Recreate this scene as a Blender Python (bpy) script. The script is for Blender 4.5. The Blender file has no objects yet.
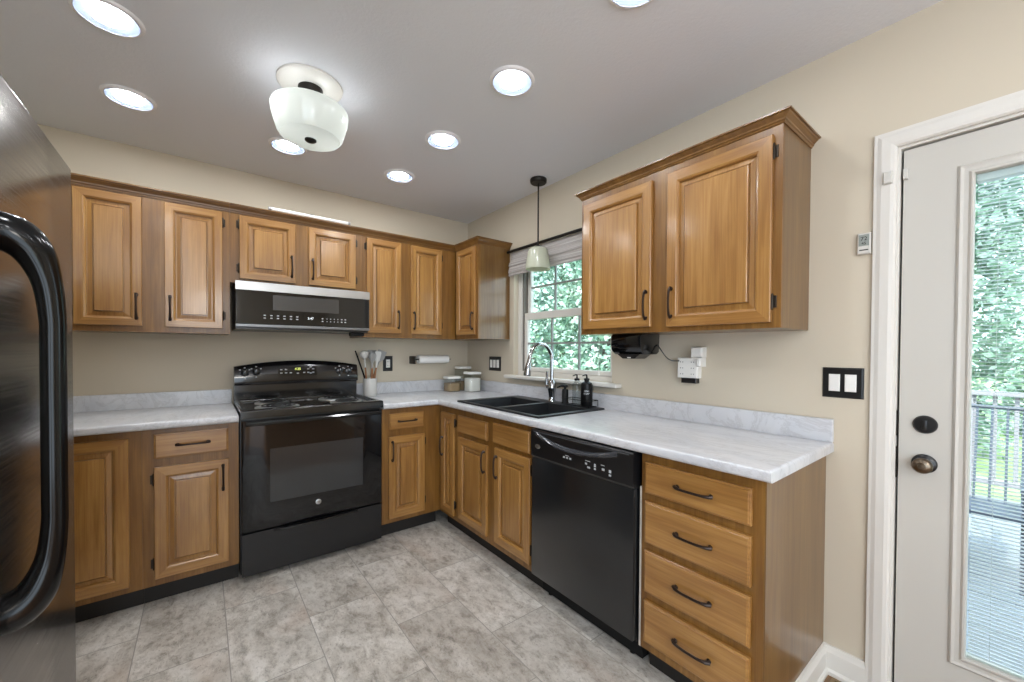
import bpy, bmesh, math, random
from mathutils import Vector, Matrix
random.seed(7)
SC = bpy.context.scene
COL = SC.collection

# ------------------------------------------------------------------ camera
YAW, PITCH, ROLL, FPX, VY = 0.6608, -0.0142, 0.0053, 398.5161, 356.0357
CAM = Vector((-1.9571, -3.1953, 1.2673))
c_, s_ = math.cos(YAW), math.sin(YAW)
F_, R_, U_ = Vector((s_, c_, 0)), Vector((c_, -s_, 0)), Vector((0, 0, 1))
F2 = F_ * math.cos(PITCH) + U_ * math.sin(PITCH)
U2 = U_ * math.cos(PITCH) - F_ * math.sin(PITCH)
R3 = R_ * math.cos(ROLL) + U2 * math.sin(ROLL)
U3 = U2 * math.cos(ROLL) - R_ * math.sin(ROLL)
cd = bpy.data.cameras.new('camera')
cam = bpy.data.objects.new('camera', cd)
COL.objects.link(cam)
cd.sensor_fit = 'HORIZONTAL'
cd.sensor_width = 36.0
cd.lens = FPX / 1024 * 36.0
cd.shift_y = (VY - 341.0) / 1024
cd.clip_start = 0.02
M = Matrix.Identity(4)
for i in range(3):
    M[i][0], M[i][1], M[i][2], M[i][3] = R3[i], U3[i], -F2[i], CAM[i]
cam.matrix_world = M
SC.camera = cam

# ------------------------------------------------------------------ world, sun, exposure
w = bpy.data.worlds.new('sky')
SC.world = w
w.use_nodes = True
bg = w.node_tree.nodes['Background']
bg.inputs[0].default_value = (0.74, 0.87, 1.0, 1)
bg.inputs[1].default_value = 4.3
sd = bpy.data.lights.new('sun', 'SUN')
sd.energy = 7.0
sd.angle = 0.03
sd.color = (1.0, 0.95, 0.86)
sun = bpy.data.objects.new('sun', sd)
COL.objects.link(sun)
sun.location = (-4, -2, 9)
sun.rotation_euler = Vector((0.62, 0.18, -0.80)).to_track_quat('-Z', 'Y').to_euler()
vs = SC.view_settings
SC.display_settings.display_device = 'sRGB'
vs.view_transform = 'Standard'
vs.look = 'None'
vs.gamma = 1
vs.use_curve_mapping = False
vs.exposure = 0.27
SC.cycles.use_denoising = True
SC.cycles.max_bounces = 10
SC.cycles.diffuse_bounces = 7
SC.cycles.glossy_bounces = 4
SC.cycles.transmission_bounces = 8
SC.cycles.transparent_max_bounces = 24
SC.cycles.sample_clamp_indirect = 6.0
SC.cycles.caustics_reflective = False
SC.cycles.caustics_refractive = False
CAN_L, BULB_L = 120.0, 15.0


def portal(name, loc, sx, sy, direction):
    d = bpy.data.lights.new(name, 'AREA')
    d.shape = 'RECTANGLE'
    d.size, d.size_y = sx, sy
    d.cycles.is_portal = True
    o = bpy.data.objects.new(name, d)
    COL.objects.link(o)
    o.location = loc
    o.rotation_euler = Vector(direction).to_track_quat('-Z', 'Z').to_euler()


portal('window_portal', (0.14, -1.18, 1.5), 0.96, 1.0, (-1, 0, 0))
portal('door_portal', (0.08, -3.32, 1.06), 0.5, 1.6, (-1, 0, 0))
portal('rear_portal', (-2.22, -6.34, 1.2), 1.5, 2.2, (0, 1, 0))
portal('side_portal', (-3.26, -4.75, 1.25), 2.4, 2.1, (1, 0, 0))


# ------------------------------------------------------------------ materials
def lin(h):
    if isinstance(h, str):
        h = h.lstrip('#')
        h = [int(h[i:i + 2], 16) / 255 for i in (0, 2, 4)]
    return tuple((x / 12.92 if x <= 0.04045 else ((x + 0.055) / 1.055) ** 2.4) for x in h) + (1,)


def mat(name, col, rough=0.5, metal=0.0, coat=0.0, coat_rough=0.1, emit=0.0, emit_col=None, spec=0.5):
    m = bpy.data.materials.new(name)
    m.use_nodes = True
    b = m.node_tree.nodes['Principled BSDF']
    b.inputs['Base Color'].default_value = lin(col)
    b.inputs['Roughness'].default_value = rough
    b.inputs['Metallic'].default_value = metal
    b.inputs['Coat Weight'].default_value = coat
    b.inputs['Coat Roughness'].default_value = coat_rough
    b.inputs['Specular IOR Level'].default_value = spec
    if emit:
        b.inputs['Emission Color'].default_value = lin(emit_col or col)
        b.inputs['Emission Strength'].default_value = emit
    return m


def nodes(m):
    return m.node_tree.nodes, m.node_tree.links, m.node_tree.nodes['Principled BSDF']


def texco(m, scale=(1, 1, 1), loc=(0, 0, 0), rot=(0, 0, 0)):
    n, l, b = nodes(m)
    t = n.new('ShaderNodeTexCoord')
    p = n.new('ShaderNodeMapping')
    p.inputs['Scale'].default_value = scale
    p.inputs['Location'].default_value = loc
    p.inputs['Rotation'].default_value = rot
    l.new(t.outputs['Object'], p.inputs['Vector'])
    return p.outputs['Vector']


def noise(m, vec, scale, detail=4, rough=0.55, dist=0.0):
    n, l, b = nodes(m)
    t = n.new('ShaderNodeTexNoise')
    t.inputs['Scale'].default_value = scale
    t.inputs['Detail'].default_value = detail
    t.inputs['Roughness'].default_value = rough
    t.inputs['Distortion'].default_value = dist
    l.new(vec, t.inputs['Vector'])
    return t.outputs['Fac']


def ramp(m, fac, stops):
    n, l, b = nodes(m)
    r = n.new('ShaderNodeValToRGB')
    e = r.color_ramp.elements
    while len(e) < len(stops):
        e.new(0.5)
    for k, (p, c) in enumerate(stops):
        e[k].position = p
        e[k].color = lin(c) if isinstance(c, str) else (c, c, c, 1)
    l.new(fac, r.inputs['Fac'])
    return r.outputs['Color']


def mix(m, fac, a, b_, mode='MIX'):
    n, l, b = nodes(m)
    x = n.new('ShaderNodeMix')
    x.data_type = 'RGBA'
    x.blend_type = mode
    if isinstance(fac, (int, float)):
        x.inputs[0].default_value = fac
    else:
        l.new(fac, x.inputs[0])
    for s, v in ((6, a), (7, b_)):
        if isinstance(v, str):
            x.inputs[s].default_value = lin(v)
        else:
            l.new(v, x.inputs[s])
    return x.outputs[2]


def bump(m, fac, strength=0.1, dist=0.002):
    n, l, b = nodes(m)
    x = n.new('ShaderNodeBump')
    x.inputs['Strength'].default_value = strength
    x.inputs['Distance'].default_value = dist
    l.new(fac, x.inputs['Height'])
    l.new(x.outputs['Normal'], b.inputs['Normal'])


def base(m, col):
    n, l, b = nodes(m)
    l.new(col, b.inputs['Base Color'])


def wood(name, dark, mid, light, axis='z', rough=0.33, coat=0.6):
    m = mat(name, mid, rough, coat=coat, coat_rough=0.16)
    sc = {'x': (1.1, 16, 16), 'y': (16, 1.1, 16), 'z': (16, 16, 1.1)}[axis]
    v = texco(m, sc)
    g = noise(m, v, 2.2, 5, 0.6, 0.6)
    col = ramp(m, g, [(0.22, dark), (0.52, mid), (0.80, light)])
    v2 = texco(m, {'x': (1.5, 5, 5), 'y': (5, 1.5, 5), 'z': (5, 5, 1.5)}[axis])
    bl = noise(m, v2, 1.4, 3, 0.5, 0.4)
    blc = ramp(m, bl, [(0.3, '#d8cdc2'), (0.65, '#ffffff')])
    col = mix(m, 0.85, col, blc, 'MULTIPLY')
    sc3 = {'x': (3, 160, 160), 'y': (160, 3, 160), 'z': (160, 160, 3)}[axis]
    f = noise(m, texco(m, sc3), 1.0, 2)
    fc = ramp(m, f, [(0.35, '#e9e0d8'), (0.6, '#ffffff')])
    col = mix(m, 0.8, col, fc, 'MULTIPLY')
    base(m, col)
    return m


DOOR_W = {a: wood('honey_maple_' + a, '#8f6530', '#a67a40', '#b88d52', a) for a in 'xyz'}
FRAME_W = {a: wood('stained_frame_' + a, '#6c491d', '#835c27', '#966e36', a, 0.38, 0.22) for a in 'xyz'}
VENEER = wood('veneer_side', '#664721', '#76572d', '#836537', 'z', 0.3, 0.3)
CROWN_W = wood('crown_wood', '#66461c', '#7c5829', '#906d38', 'x', 0.38, 0.25)

WALL = mat('wall_paint', '#c6bba8', 0.75)
bump(WALL, noise(WALL, texco(WALL, (1, 1, 1)), 140, 3), 0.06)
CEIL = mat('ceiling_paint', '#e2e5ec', 0.8)
bump(CEIL, noise(CEIL, texco(CEIL), 75, 4, 0.7), 0.35, 0.004)
TRIMW = mat('trim_white', '#d6d2cb', 0.45)
DOORW = mat('door_white', '#bfbbb3', 0.5)
WHITE = mat('white_plastic', '#e6e4df', 0.4)
DIMW = mat('dim_white_plastic', '#c9c6bf', 0.45)
BLACKP = mat('black_plastic', '#141416', 0.3)
BLACKG = mat('black_gloss', '#0b0b0d', 0.12, coat=0.2, coat_rough=0.04)
BLACKGL = mat('black_glass', '#08080a', 0.05, coat=0.0, coat_rough=0.02)
OVENGL = mat('oven_window_glass', '#2b2d2f', 0.1, coat=0.3, coat_rough=0.03)
MATTEB = mat('matte_black', '#0c0c0d', 0.6, spec=0.3)
DW_FRONT = mat('dishwasher_front', '#17181a', 0.28, coat=0.4, coat_rough=0.12)
bump(DW_FRONT, noise(DW_FRONT, texco(DW_FRONT), 22, 3), 0.05)
BRONZE = mat('dark_bronze', '#3a302b', 0.34, 0.8)
HINGEM = mat('hinge_metal', '#3b342d', 0.4, 0.8)
CHROME = mat('chrome', '#b4b6b9', 0.13, 1.0)
PANM = mat('drip_pan_chrome', '#e8e9ea', 0.42, 1.0)
STEEL = mat('brushed_steel', '#b9babb', 0.28, 1.0)
DARKM = mat('dark_metal', '#2b2825', 0.4, 0.7)
KNOBM = mat('knob_brass', '#74685a', 0.3, 1.0)
KICK = mat('toe_kick', '#191512', 0.6)
SINKM = mat('sink_composite', '#16181b', 0.42)
GREYMARK = mat('grey_marking', '#b9bcc0', 0.5)
DISPLAY = mat('clock_digits', '#d7e07a', 0.5, emit=1.3, emit_col='#d8e463')
MWDIG = mat('microwave_digits', '#dfe6ea', 0.5, emit=0.9)
MARKW = mat('white_marking', '#c9ccd0', 0.5)
PAPER = mat('paper', '#e9e7e3', 0.85)
CERAM = mat('crock_ceramic', '#c9c6c1', 0.35)
COILM = mat('coil_element', '#1a1a1b', 0.5)
SILW = mat('silicone_white', '#c9c7c3', 0.5)
SILG = mat('silicone_grey', '#8f8e8c', 0.5)
UTWOOD = mat('utensil_wood', '#8a5a33', 0.5)
OATS = mat('oats', '#9b8263', 0.9)
FLOURM = mat('flour', '#e3e0da', 0.95)
LCD = mat('lcd_grey', '#8b918c', 0.3)
SHADEG = mat('pendant_glass', '#dcdccb', 0.3)
_n, _l, _b = nodes(SHADEG)
_b.inputs['Subsurface Weight'].default_value = 0.0
_b.inputs['Transmission Weight'].default_value = 0.0
LEAF = []


def shader_glass(name, tint=(1, 1, 1), gl=0.06, rough=0.0):
    m = bpy.data.materials.new(name)
    m.use_nodes = True
    n, l = m.node_tree.nodes, m.node_tree.links
    n.remove(n['Principled BSDF'])
    t = n.new('ShaderNodeBsdfTransparent')
    t.inputs[0].default_value = (*tint, 1)
    g = n.new('ShaderNodeBsdfGlossy')
    g.inputs['Roughness'].default_value = rough
    x = n.new('ShaderNodeMixShader')
    fr = n.new('ShaderNodeLayerWeight')
    fr.inputs['Blend'].default_value = 0.5
    pw = n.new('ShaderNodeMath'); pw.operation = 'POWER'; pw.inputs[1].default_value = 5.0
    ml = n.new('ShaderNodeMath'); ml.operation = 'MULTIPLY_ADD'; ml.inputs[1].default_value = 0.9; ml.inputs[2].default_value = 0.035
    l.new(fr.outputs['Facing'], pw.inputs[0])
    l.new(pw.outputs[0], ml.inputs[0])
    l.new(ml.outputs[0], x.inputs[0])
    l.new(t.outputs[0], x.inputs[1])
    l.new(g.outputs[0], x.inputs[2])
    l.new(x.outputs[0], n['Material Output'].inputs['Surface'])
    return m


GLASS = shader_glass('window_glass', (0.93, 0.97, 0.96))
JAR = shader_glass('jar_glass', (0.9, 0.92, 0.91))
CLEARB = shader_glass('clear_bottle', (0.85, 0.88, 0.88))


def milky_glass(name, col, trans=0.6):
    m = bpy.data.materials.new(name)
    m.use_nodes = True
    n, l = m.node_tree.nodes, m.node_tree.links
    n.remove(n['Principled BSDF'])
    t = n.new('ShaderNodeBsdfTranslucent')
    t.inputs[0].default_value = lin(col)
    d = n.new('ShaderNodeBsdfDiffuse')
    d.inputs[0].default_value = lin(col)
    g = n.new('ShaderNodeBsdfGlossy')
    g.inputs['Roughness'].default_value = 0.15
    x = n.new('ShaderNodeMixShader')
    x.inputs[0].default_value = trans
    y = n.new('ShaderNodeMixShader')
    y.inputs[0].default_value = 0.06
    l.new(d.outputs[0], x.inputs[1])
    l.new(t.outputs[0], x.inputs[2])
    l.new(x.outputs[0], y.inputs[1])
    l.new(g.outputs[0], y.inputs[2])
    l.new(y.outputs[0], n['Material Output'].inputs['Surface'])
    return m


MILK = milky_glass('milk_glass', '#d0d3cd', 0.64)
PENDG = milky_glass('pendant_milk_glass', '#dfe0cf', 0.45)


def emitter(name, col, strength):
    m = bpy.data.materials.new(name)
    m.use_nodes = True
    n, l = m.node_tree.nodes, m.node_tree.links
    n.remove(n['Principled BSDF'])
    e = n.new('ShaderNodeEmission')
    e.inputs[0].default_value = (*col, 1)
    e.inputs[1].default_value = strength
    l.new(e.outputs[0], n['Material Output'].inputs['Surface'])
    return m


CANLENS = emitter('lamp_lens', (0.95, 0.98, 1.0), CAN_L)
BULB = emitter('bulb', (0.93, 0.97, 1.0), BULB_L)


def marble():
    m = mat('laminate_marble', '#d9d9da', 0.28, coat=0.25, coat_rough=0.15)
    v = texco(m, (3.5, 1.3, 2), rot=(0, 0, 0.25))
    a = noise(m, v, 1.6, 8, 0.62, 1.4)
    col = ramp(m, a, [(0.32, '#bfc0c5'), (0.46, '#c8c9cd'), (0.6, '#d0d0d3')])
    v2 = texco(m, (2.0, 0.8, 1.5), (3, 1, 0), (0, 0, -0.3))
    b2 = noise(m, v2, 2.6, 9, 0.68, 2.2)
    vein = ramp(m, b2, [(0.46, '#ffffff'), (0.495, '#d6d3d1'), (0.53, '#ffffff')])
    col = mix(m, 0.45, col, vein, 'MULTIPLY')
    base(m, col)
    return m


MARBLE = marble()


def tiles():
    m = mat('floor_tile', '#b0aca6', 0.42)
    n, l, b = nodes(m)
    t = n.new('ShaderNodeTexCoord')
    s = n.new('ShaderNodeSeparateXYZ')
    l.new(t.outputs['Object'], s.inputs[0])
    cb = n.new('ShaderNodeCombineXYZ')
    a1 = n.new('ShaderNodeMath'); a1.operation = 'ADD'; a1.inputs[1].default_value = 1.44 + 0.305 + 6.1
    a2 = n.new('ShaderNodeMath'); a2.operation = 'ADD'; a2.inputs[1].default_value = 1.25 + 3.125
    l.new(s.outputs['Y'], a1.inputs[0]); l.new(s.outputs['X'], a2.inputs[0])
    l.new(a1.outputs[0], cb.inputs[0]); l.new(a2.outputs[0], cb.inputs[1])
    br = n.new('ShaderNodeTexBrick')
    br.offset = 0.5
    br.offset_frequency = 2
    br.squash = 1.0
    br.inputs['Scale'].default_value = 1.0
    br.inputs['Brick Width'].default_value = 0.61
    br.inputs['Row Height'].default_value = 0.3125
    br.inputs['Mortar Size'].default_value = 0.0022
    br.inputs['Mortar Smooth'].default_value = 0.3
    br.inputs['Bias'].default_value = 0.0
    br.inputs['Color1'].default_value = (0, 0, 0, 1)
    br.inputs['Color2'].default_value = (1, 1, 1, 1)
    br.inputs['Mortar'].default_value = (0.5, 0.5, 0.5, 1)
    l.new(cb.outputs[0], br.inputs['Vector'])
    # a different patch of stone for every tile
    off = n.new('ShaderNodeVectorMath'); off.operation = 'SCALE'; off.inputs['Scale'].default_value = 23.0
    l.new(br.outputs['Color'], off.inputs[0])
    ad = n.new('ShaderNodeVectorMath'); ad.operation = 'ADD'
    l.new(t.outputs['Object'], ad.inputs[0]); l.new(off.outputs[0], ad.inputs[1])
    mp = n.new('ShaderNodeMapping'); mp.inputs['Scale'].default_value = (2.6, 1.5, 1)
    l.new(ad.outputs[0], mp.inputs['Vector'])
    v = mp.outputs[0]
    a = noise(m, v, 2.0, 9, 0.7, 0.5)
    col = ramp(m, a, [(0.28, '#99928a'), (0.41, '#bfb9b1'), (0.54, '#d5d0c9'), (0.72, '#e6e2dd')])
    f = noise(m, v, 9, 9, 0.74, 0.35)
    fc = ramp(m, f, [(0.34, '#95908a'), (0.46, '#e2dfdb'), (0.56, '#ffffff')])
    col = mix(m, 0.75, col, fc, 'MULTIPLY')
    w2 = noise(m, v, 0.9, 4, 0.5, 0.5)
    wm = ramp(m, w2, [(0.58, 0.0), (0.72, 0.6)])
    col = mix(m, wm, col, '#b5a090', 'MIX')
    f3 = noise(m, v, 42, 4, 0.7, 0.4)
    fc3 = ramp(m, f3, [(0.34, '#6f6a64'), (0.43, '#ffffff')])
    col = mix(m, 0.4, col, fc3, 'MULTIPLY')
    tint = ramp(m, br.outputs['Color'], [(0.0, '#e6e4e2'), (1.0, '#ffffff')])
    col = mix(m, 1.0, col, tint, 'MULTIPLY')
    col = mix(m, br.outputs['Fac'], col, '#918d87', 'MIX')
    base(m, col)
    bump(m, f, 0.08)
    return m


TILE = tiles()
PLANKF = wood('oak_floor', '#7a5a3b', '#8f6c48', '#a07d56', 'x', 0.4, 0.2)


def fridge_mat():
    m = mat('black_stainless', '#8d8986', 0.2, 1.0)
    g = noise(m, texco(m, (60, 2, 300)), 1, 2)
    n, l, b = nodes(m)
    r = ramp(m, g, [(0.3, 0.16), (0.7, 0.26)])
    l.new(r, b.inputs['Roughness'])
    return m


FRIDGE = fridge_mat()


def woven():
    m = mat('woven_shade', '#a9a29c', 0.85)
    v = texco(m, (2, 1.2, 190))
    a = noise(m, v, 1.0, 3, 0.7)
    col = ramp(m, a, [(0.3, '#8a847f'), (0.5, '#b0aaa6'), (0.7, '#d2cecb')])
    base(m, col)
    bump(m, a, 0.4)
    return m


WOVEN = woven()
for k, (d_, m_, l_) in enumerate([('#5f8070', '#97b09f', '#d3e0d4'), ('#6d8e82', '#a6beb2', '#dbe6df'), ('#587769', '#8ba698', '#c3d5ca')]):
    m = mat('leaf_%d' % k, m_, 0.55)
    a = noise(m, texco(m), 3.0, 3)
    base(m, ramp(m, a, [(0.35, d_), (0.5, m_), (0.68, l_)]))
    LEAF.append(m)
BARK = mat('bark', '#6a6058', 0.9)
GRASS = mat('lawn', '#7d9c62', 0.9)
base(GRASS, ramp(GRASS, noise(GRASS, texco(GRASS), 1.2, 6, 0.7), [(0.35, '#6a8a54'), (0.65, '#98b07a')]))
DECKM = mat('deck_boards', '#7d838b', 0.7)
RAILM = mat('deck_rail_paint', '#8d8a90', 0.6)
CHAIRM = mat('patio_metal', '#40495a', 0.4)


# ------------------------------------------------------------------ mesh builder
class MB:
    def __init__(self):
        self.bm = bmesh.new()

    def box(self, x0, x1, y0, y1, z0, z1, bevel=0.0, seg=2, mi=0):
        bm = self.bm
        vs_ = [bm.verts.new((x, y, z)) for x in (min(x0, x1), max(x0, x1)) for y in (min(y0, y1), max(y0, y1)) for z in (min(z0, z1), max(z0, z1))]
        fs = []
        for q in ((0, 1, 3, 2), (4, 6, 7, 5), (0, 4, 5, 1), (2, 3, 7, 6), (0, 2, 6, 4), (1, 5, 7, 3)):
            f = bm.faces.new([vs_[i] for i in q])
            f.material_index = mi
            fs.append(f)
        if bevel:
            es = list({e for f in fs for e in f.edges})
            bmesh.ops.bevel(bm, geom=es, offset=bevel, segments=seg, profile=0.5, affect='EDGES', material=mi)
        return self

    def rings(self, loops, closed=True, cap0=True, cap1=True, mi=0):
        bm = self.bm
        vl = [[bm.verts.new(p) for p in lp] for lp in loops]
        n = len(vl[0])
        rng = range(n) if closed else range(n - 1)
        for a, b in zip(vl, vl[1:]):
            for i in rng:
                j = (i + 1) % n
                f = bm.faces.new((a[i], a[j], b[j], b[i]))
                f.material_index = mi(i) if callable(mi) else mi
        m0 = mi(1) if callable(mi) else mi
        if cap0:
            bm.faces.new(vl[0]).material_index = m0
        if cap1:
            bm.faces.new(vl[-1]).material_index = m0
        return self

    def lathe(self, prof, cx, cy, seg=32, axis='z', mi=0, cz=0, cap0=True, cap1=True):
        loops = []
        for r, h in prof:
            lp = []
            for k in range(seg):
                a = 2 * math.pi * k / seg
                u, v = max(r, 1e-5) * math.cos(a), max(r, 1e-5) * math.sin(a)
                lp.append({'z': (cx + u, cy + v, cz + h), 'x': (cx + h, cy + u, cz + v), 'y': (cx + u, cy + h, cz + v)}[axis])
            loops.append(lp)
        return self.rings(loops, True, cap0, cap1, mi)

    def tube(self, pts, rad, seg=10, mi=0):
        pts = [Vector(p) for p in pts]
        n = len(pts)
        rad = rad if isinstance(rad, (list, tuple)) else [rad] * n
        tan = []
        for i in range(n):
            t = pts[min(i + 1, n - 1)] - pts[max(i - 1, 0)]
            tan.append(t.normalized() if t.length > 1e-9 else Vector((0, 0, 1)))
        up = Vector((0, 0, 1)) if abs(tan[0].z) < 0.9 else Vector((1, 0, 0))
        nrm = (up - tan[0] * up.dot(tan[0])).normalized()
        loops = []
        for i in range(n):
            nrm = (nrm - tan[i] * nrm.dot(tan[i])).normalized()
            bi = tan[i].cross(nrm)
            loops.append([pts[i] + (nrm * math.cos(2 * math.pi * k / seg) + bi * math.sin(2 * math.pi * k / seg)) * rad[i] for k in range(seg)])
        return self.rings(loops, True, True, True, mi)

    def prism(self, poly, fn, h0, h1, bevel=0.0):
        """poly: 2-d points; fn(a, b, h) -> 3-d point"""
        self.rings([[fn(a, b, h0) for a, b in poly], [fn(a, b, h1) for a, b in poly]])
        return self

    def plate(self, rect, holes, fn, h0, h1, keep=None):
        """a plate with rectangular holes; rect = (a0, a1, b0, b1)"""
        bm = self.bm
        aa = sorted({rect[0], rect[1], *[x for h in holes for x in h[:2] if rect[0] < x < rect[1]]})
        bb = sorted({rect[2], rect[3], *[x for h in holes for x in h[2:] if rect[2] < x < rect[3]]})

        def solid(i, j):
            if i < 0 or j < 0 or i >= len(aa) - 1 or j >= len(bb) - 1:
                return False
            ca, cb = (aa[i] + aa[i + 1]) / 2, (bb[j] + bb[j + 1]) / 2
            return not any(h[0] < ca < h[1] and h[2] < cb < h[3] for h in holes)
        V = {}

        def v(i, j, k):
            if (i, j, k) not in V:
                V[(i, j, k)] = bm.verts.new(fn(aa[i], bb[j], (h0, h1)[k]))
            return V[(i, j, k)]
        for i in range(len(aa) - 1):
            for j in range(len(bb) - 1):
                if not solid(i, j):
                    continue
                for k in (0, 1):
                    bm.faces.new((v(i, j, k), v(i + 1, j, k), v(i + 1, j + 1, k), v(i, j + 1, k)))
                for (di, dj, p, q) in ((-1, 0, (i, j), (i, j + 1)), (1, 0, (i + 1, j), (i + 1, j + 1)), (0, -1, (i, j), (i + 1, j)), (0, 1, (i, j + 1), (i + 1, j + 1))):
                    if not solid(i + di, j + dj):
                        bm.faces.new((v(*p, 0), v(*q, 0), v(*q, 1), v(*p, 1)))
        bmesh.ops.recalc_face_normals(bm, faces=bm.faces)
        bmesh.ops.dissolve_limit(bm, angle_limit=0.01, verts=bm.verts, edges=bm.edges)
        return self

    def bevel_where(self, pred, off, seg=3):
        es = [e for e in self.bm.edges if pred(e.verts[0].co, e.verts[1].co)]
        if es:
            bmesh.ops.bevel(self.bm, geom=es, offset=off, segments=seg, profile=0.5, affect='EDGES')
        return self

    def build(self, name, m, parent=None, smooth=False, loc=None):
        bm = self.bm
        bmesh.ops.recalc_face_normals(bm, faces=bm.faces)
        me = bpy.data.meshes.new(name)
        o = bpy.data.objects.new(name, me)
        COL.objects.link(o)
        org = Vector((0, 0, 0))
        if parent is not None:
            r = parent
            while r.parent:
                r = r.parent
            org = Vector(r.location)
            o.parent = parent
        elif loc is not None:
            org = Vector(loc)
            o.location = org
        for v in bm.verts:
            v.co -= org
        if smooth:
            for f in bm.faces:
                f.smooth = True
            for e in bm.edges:
                if len(e.link_faces) == 2 and e.calc_face_angle(0) > 0.7:
                    e.smooth = False
        bm.to_mesh(me)
        bm.free()
        for x in (m if isinstance(m, (list, tuple)) else [m]):
            me.materials.append(x)
        return o


def tag(o, label=None, cat=None, group=None, kind=None):
    for k, v in (('label', label), ('category', cat), ('group', group), ('kind', kind)):
        if v:
            o[k] = v
    return o


def thing(name, loc, label, cat, group=None):
    o = bpy.data.objects.new(name, None)
    o.empty_display_size = 0.05
    COL.objects.link(o)
    o.location = loc
    return tag(o, label, cat, group)


def copy_tree(o, parent=None):
    c = o.copy()
    COL.objects.link(c)
    if parent:
        c.parent = parent
    for ch in o.children:
        copy_tree(ch, c)
    return c


def struct(o):
    o['kind'] = 'structure'
    return o


def text(body, size, name, m, parent, origin, right, up, extrude=0.0004):
    cu = bpy.data.curves.new(name, 'FONT')
    cu.body = body
    cu.size = size
    cu.align_x = 'CENTER'
    cu.align_y = 'CENTER'
    cu.extrude = extrude
    tmp = bpy.data.objects.new(name, cu)
    COL.objects.link(tmp)
    bpy.context.view_layer.update()
    me = bpy.data.meshes.new_from_object(tmp.evaluated_get(bpy.context.evaluated_depsgraph_get()))
    bpy.data.objects.remove(tmp)
    bpy.data.curves.remove(cu)
    o = bpy.data.objects.new(name, me)
    COL.objects.link(o)
    r, u = Vector(right).normalized(), Vector(up).normalized()
    nz = r.cross(u)
    root = parent
    while root.parent:
        root = root.parent
    org = Vector(origin) - Vector(root.location)
    for v in me.vertices:
        v.co = org + r * v.co.x + u * v.co.y + nz * v.co.z
    o.parent = parent
    me.materials.clear()
    me.materials.append(m)
    return o


# mapping from cabinet-face coordinates (along, up, out) to the room
def onback(p):
    return lambda u, z, n: (u, p - n, z)


def onright(p):
    return lambda u, z, n: (p - n, u, z)


# ------------------------------------------------------------------ room shell
XL, YR, CH, TH = -3.12, -6.2, 2.443, 0.12
CANS = [(-2.215, -1.19), (-2.222, -0.6), (-1.56, -0.565), (-0.884, -1.805), (-0.887, -1.18), (-0.9, -0.59), (-0.86, -2.42), (-2.22, -2.42), (-0.9, -3.7), (-2.2, -3.7), (-0.9, -5.0), (-2.2, -5.0)]
WIN = (-1.665, -0.70, 1.075, 2.02)
DOOR = (-3.755, -2.908, 0.0, 1.995)

struct(MB().box(XL - TH, 0.0 + TH, -2.735, TH, -0.1, 0.0).build('floor', TILE))
f2 = MB().box(XL - TH, TH, YR - TH, -2.735, -0.1, 0.0).build('floor_wood', PLANKF)
struct(f2)
struct(MB().plate((XL - TH, TH, YR - TH, TH), [], lambda a, b, h: (a, b, h), CH, CH + 0.14).build('ceiling', CEIL))
struct(MB().box(XL - TH, TH, 0, TH, 0, CH).build('wall_back', WALL))
struct(MB().plate((YR - TH, 0.0, 0, CH), [WIN, DOOR], lambda a, b, h: (h, a, b), 0.0, TH).build('wall_right', WALL))
struct(MB().plate((YR - TH, 0.0, 0, CH), [(-5.95, -3.55, 0.2, 2.3)], lambda a, b, h: (h, a, b), XL - TH, XL).build('wall_left', WALL))  # the opening in this unseen wall is added to let daylight in
struct(MB().plate((XL, 0.0, 0, CH), [(-2.95, -1.5, 0.08, 2.28)], lambda a, b, h: (a, h, b), YR - TH, YR).build('wall_rear', WALL))  # unseen rear opening, added as a daylight source for the room


def profile_run(prof, path_fn, t0, t1):
    """extrude a closed profile [(out, up)] from t0 to t1"""
    return [[path_fn(t, o, u) for o, u in prof] for t in (t0, t1)]


BB = [(0, 0), (0.022, 0), (0.022, 0.014), (0.017, 0.02), (0.014, 0.022), (0.014, 0.085), (0.010, 0.095), (0.007, 0.108), (0, 0.11)]
m = MB()
m.rings(profile_run(BB, lambda t, o, u: (-o, t, u), -2.848, -2.7175))
struct(m.build('baseboard_right', TRIMW))
m = MB()
m.rings(profile_run(BB, lambda t, o, u: (t, -2.7175 - o, u), -0.515, -0.0005))
struct(m.build('baseboard_cabinet', TRIMW))

# window ---------------------------------------------------------------
win = bpy.data.objects.new('window_1', None)
COL.objects.link(win)
win.location = (0.07, -1.18, 1.07)
struct(win)
y0, y1, z0, z1 = WIN
MB().plate((y0, y1, z0, z1), [(y0 + 0.03, y1 - 0.045, z0 + 0.03, z1 - 0.03)], lambda a, b, h: (h, a, b), 0.045, 0.118).build('window_frame', TRIMW, win)
m = MB()
m.box(0.055, 0.12, y1 - 0.062, y1 - 0.0455, z0 + 0.031, z1 - 0.031)
m.build('jamb_track', mat('jamb_track', '#6f6a62', 0.5), win)
G0, G1 = -1.605, -0.80


def sash(name, x, za, zb, ga, gb):
    s = MB().plate((G0 - 0.029, G1 + 0.036, za, zb), [(G0, G1, ga, gb)], lambda a, b, h: (h, a, b), x, x + 0.03).bevel_where(lambda p, q: p.x < x + 0.001 and q.x < x + 0.001, 0.004, 1).build(name, TRIMW, win)
    m = MB()
    for k in (1, 2):
        yy = G1 + (G0 - G1) * k / 3
        m.box(x + 0.006, x + 0.02, yy - 0.007, yy + 0.007, ga, gb)
    zz = (ga + gb) / 2
    m.box(x + 0.007, x + 0.019, G0, G1, zz - 0.007, zz + 0.007)
    m.build('muntin', DARKMUNT, s)
    MB().box(x + 0.013, x + 0.0145, G0 - 0.003, G1 + 0.003, ga - 0.003, gb + 0.003).build('window_pane', GLASS, s)
    return s


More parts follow.
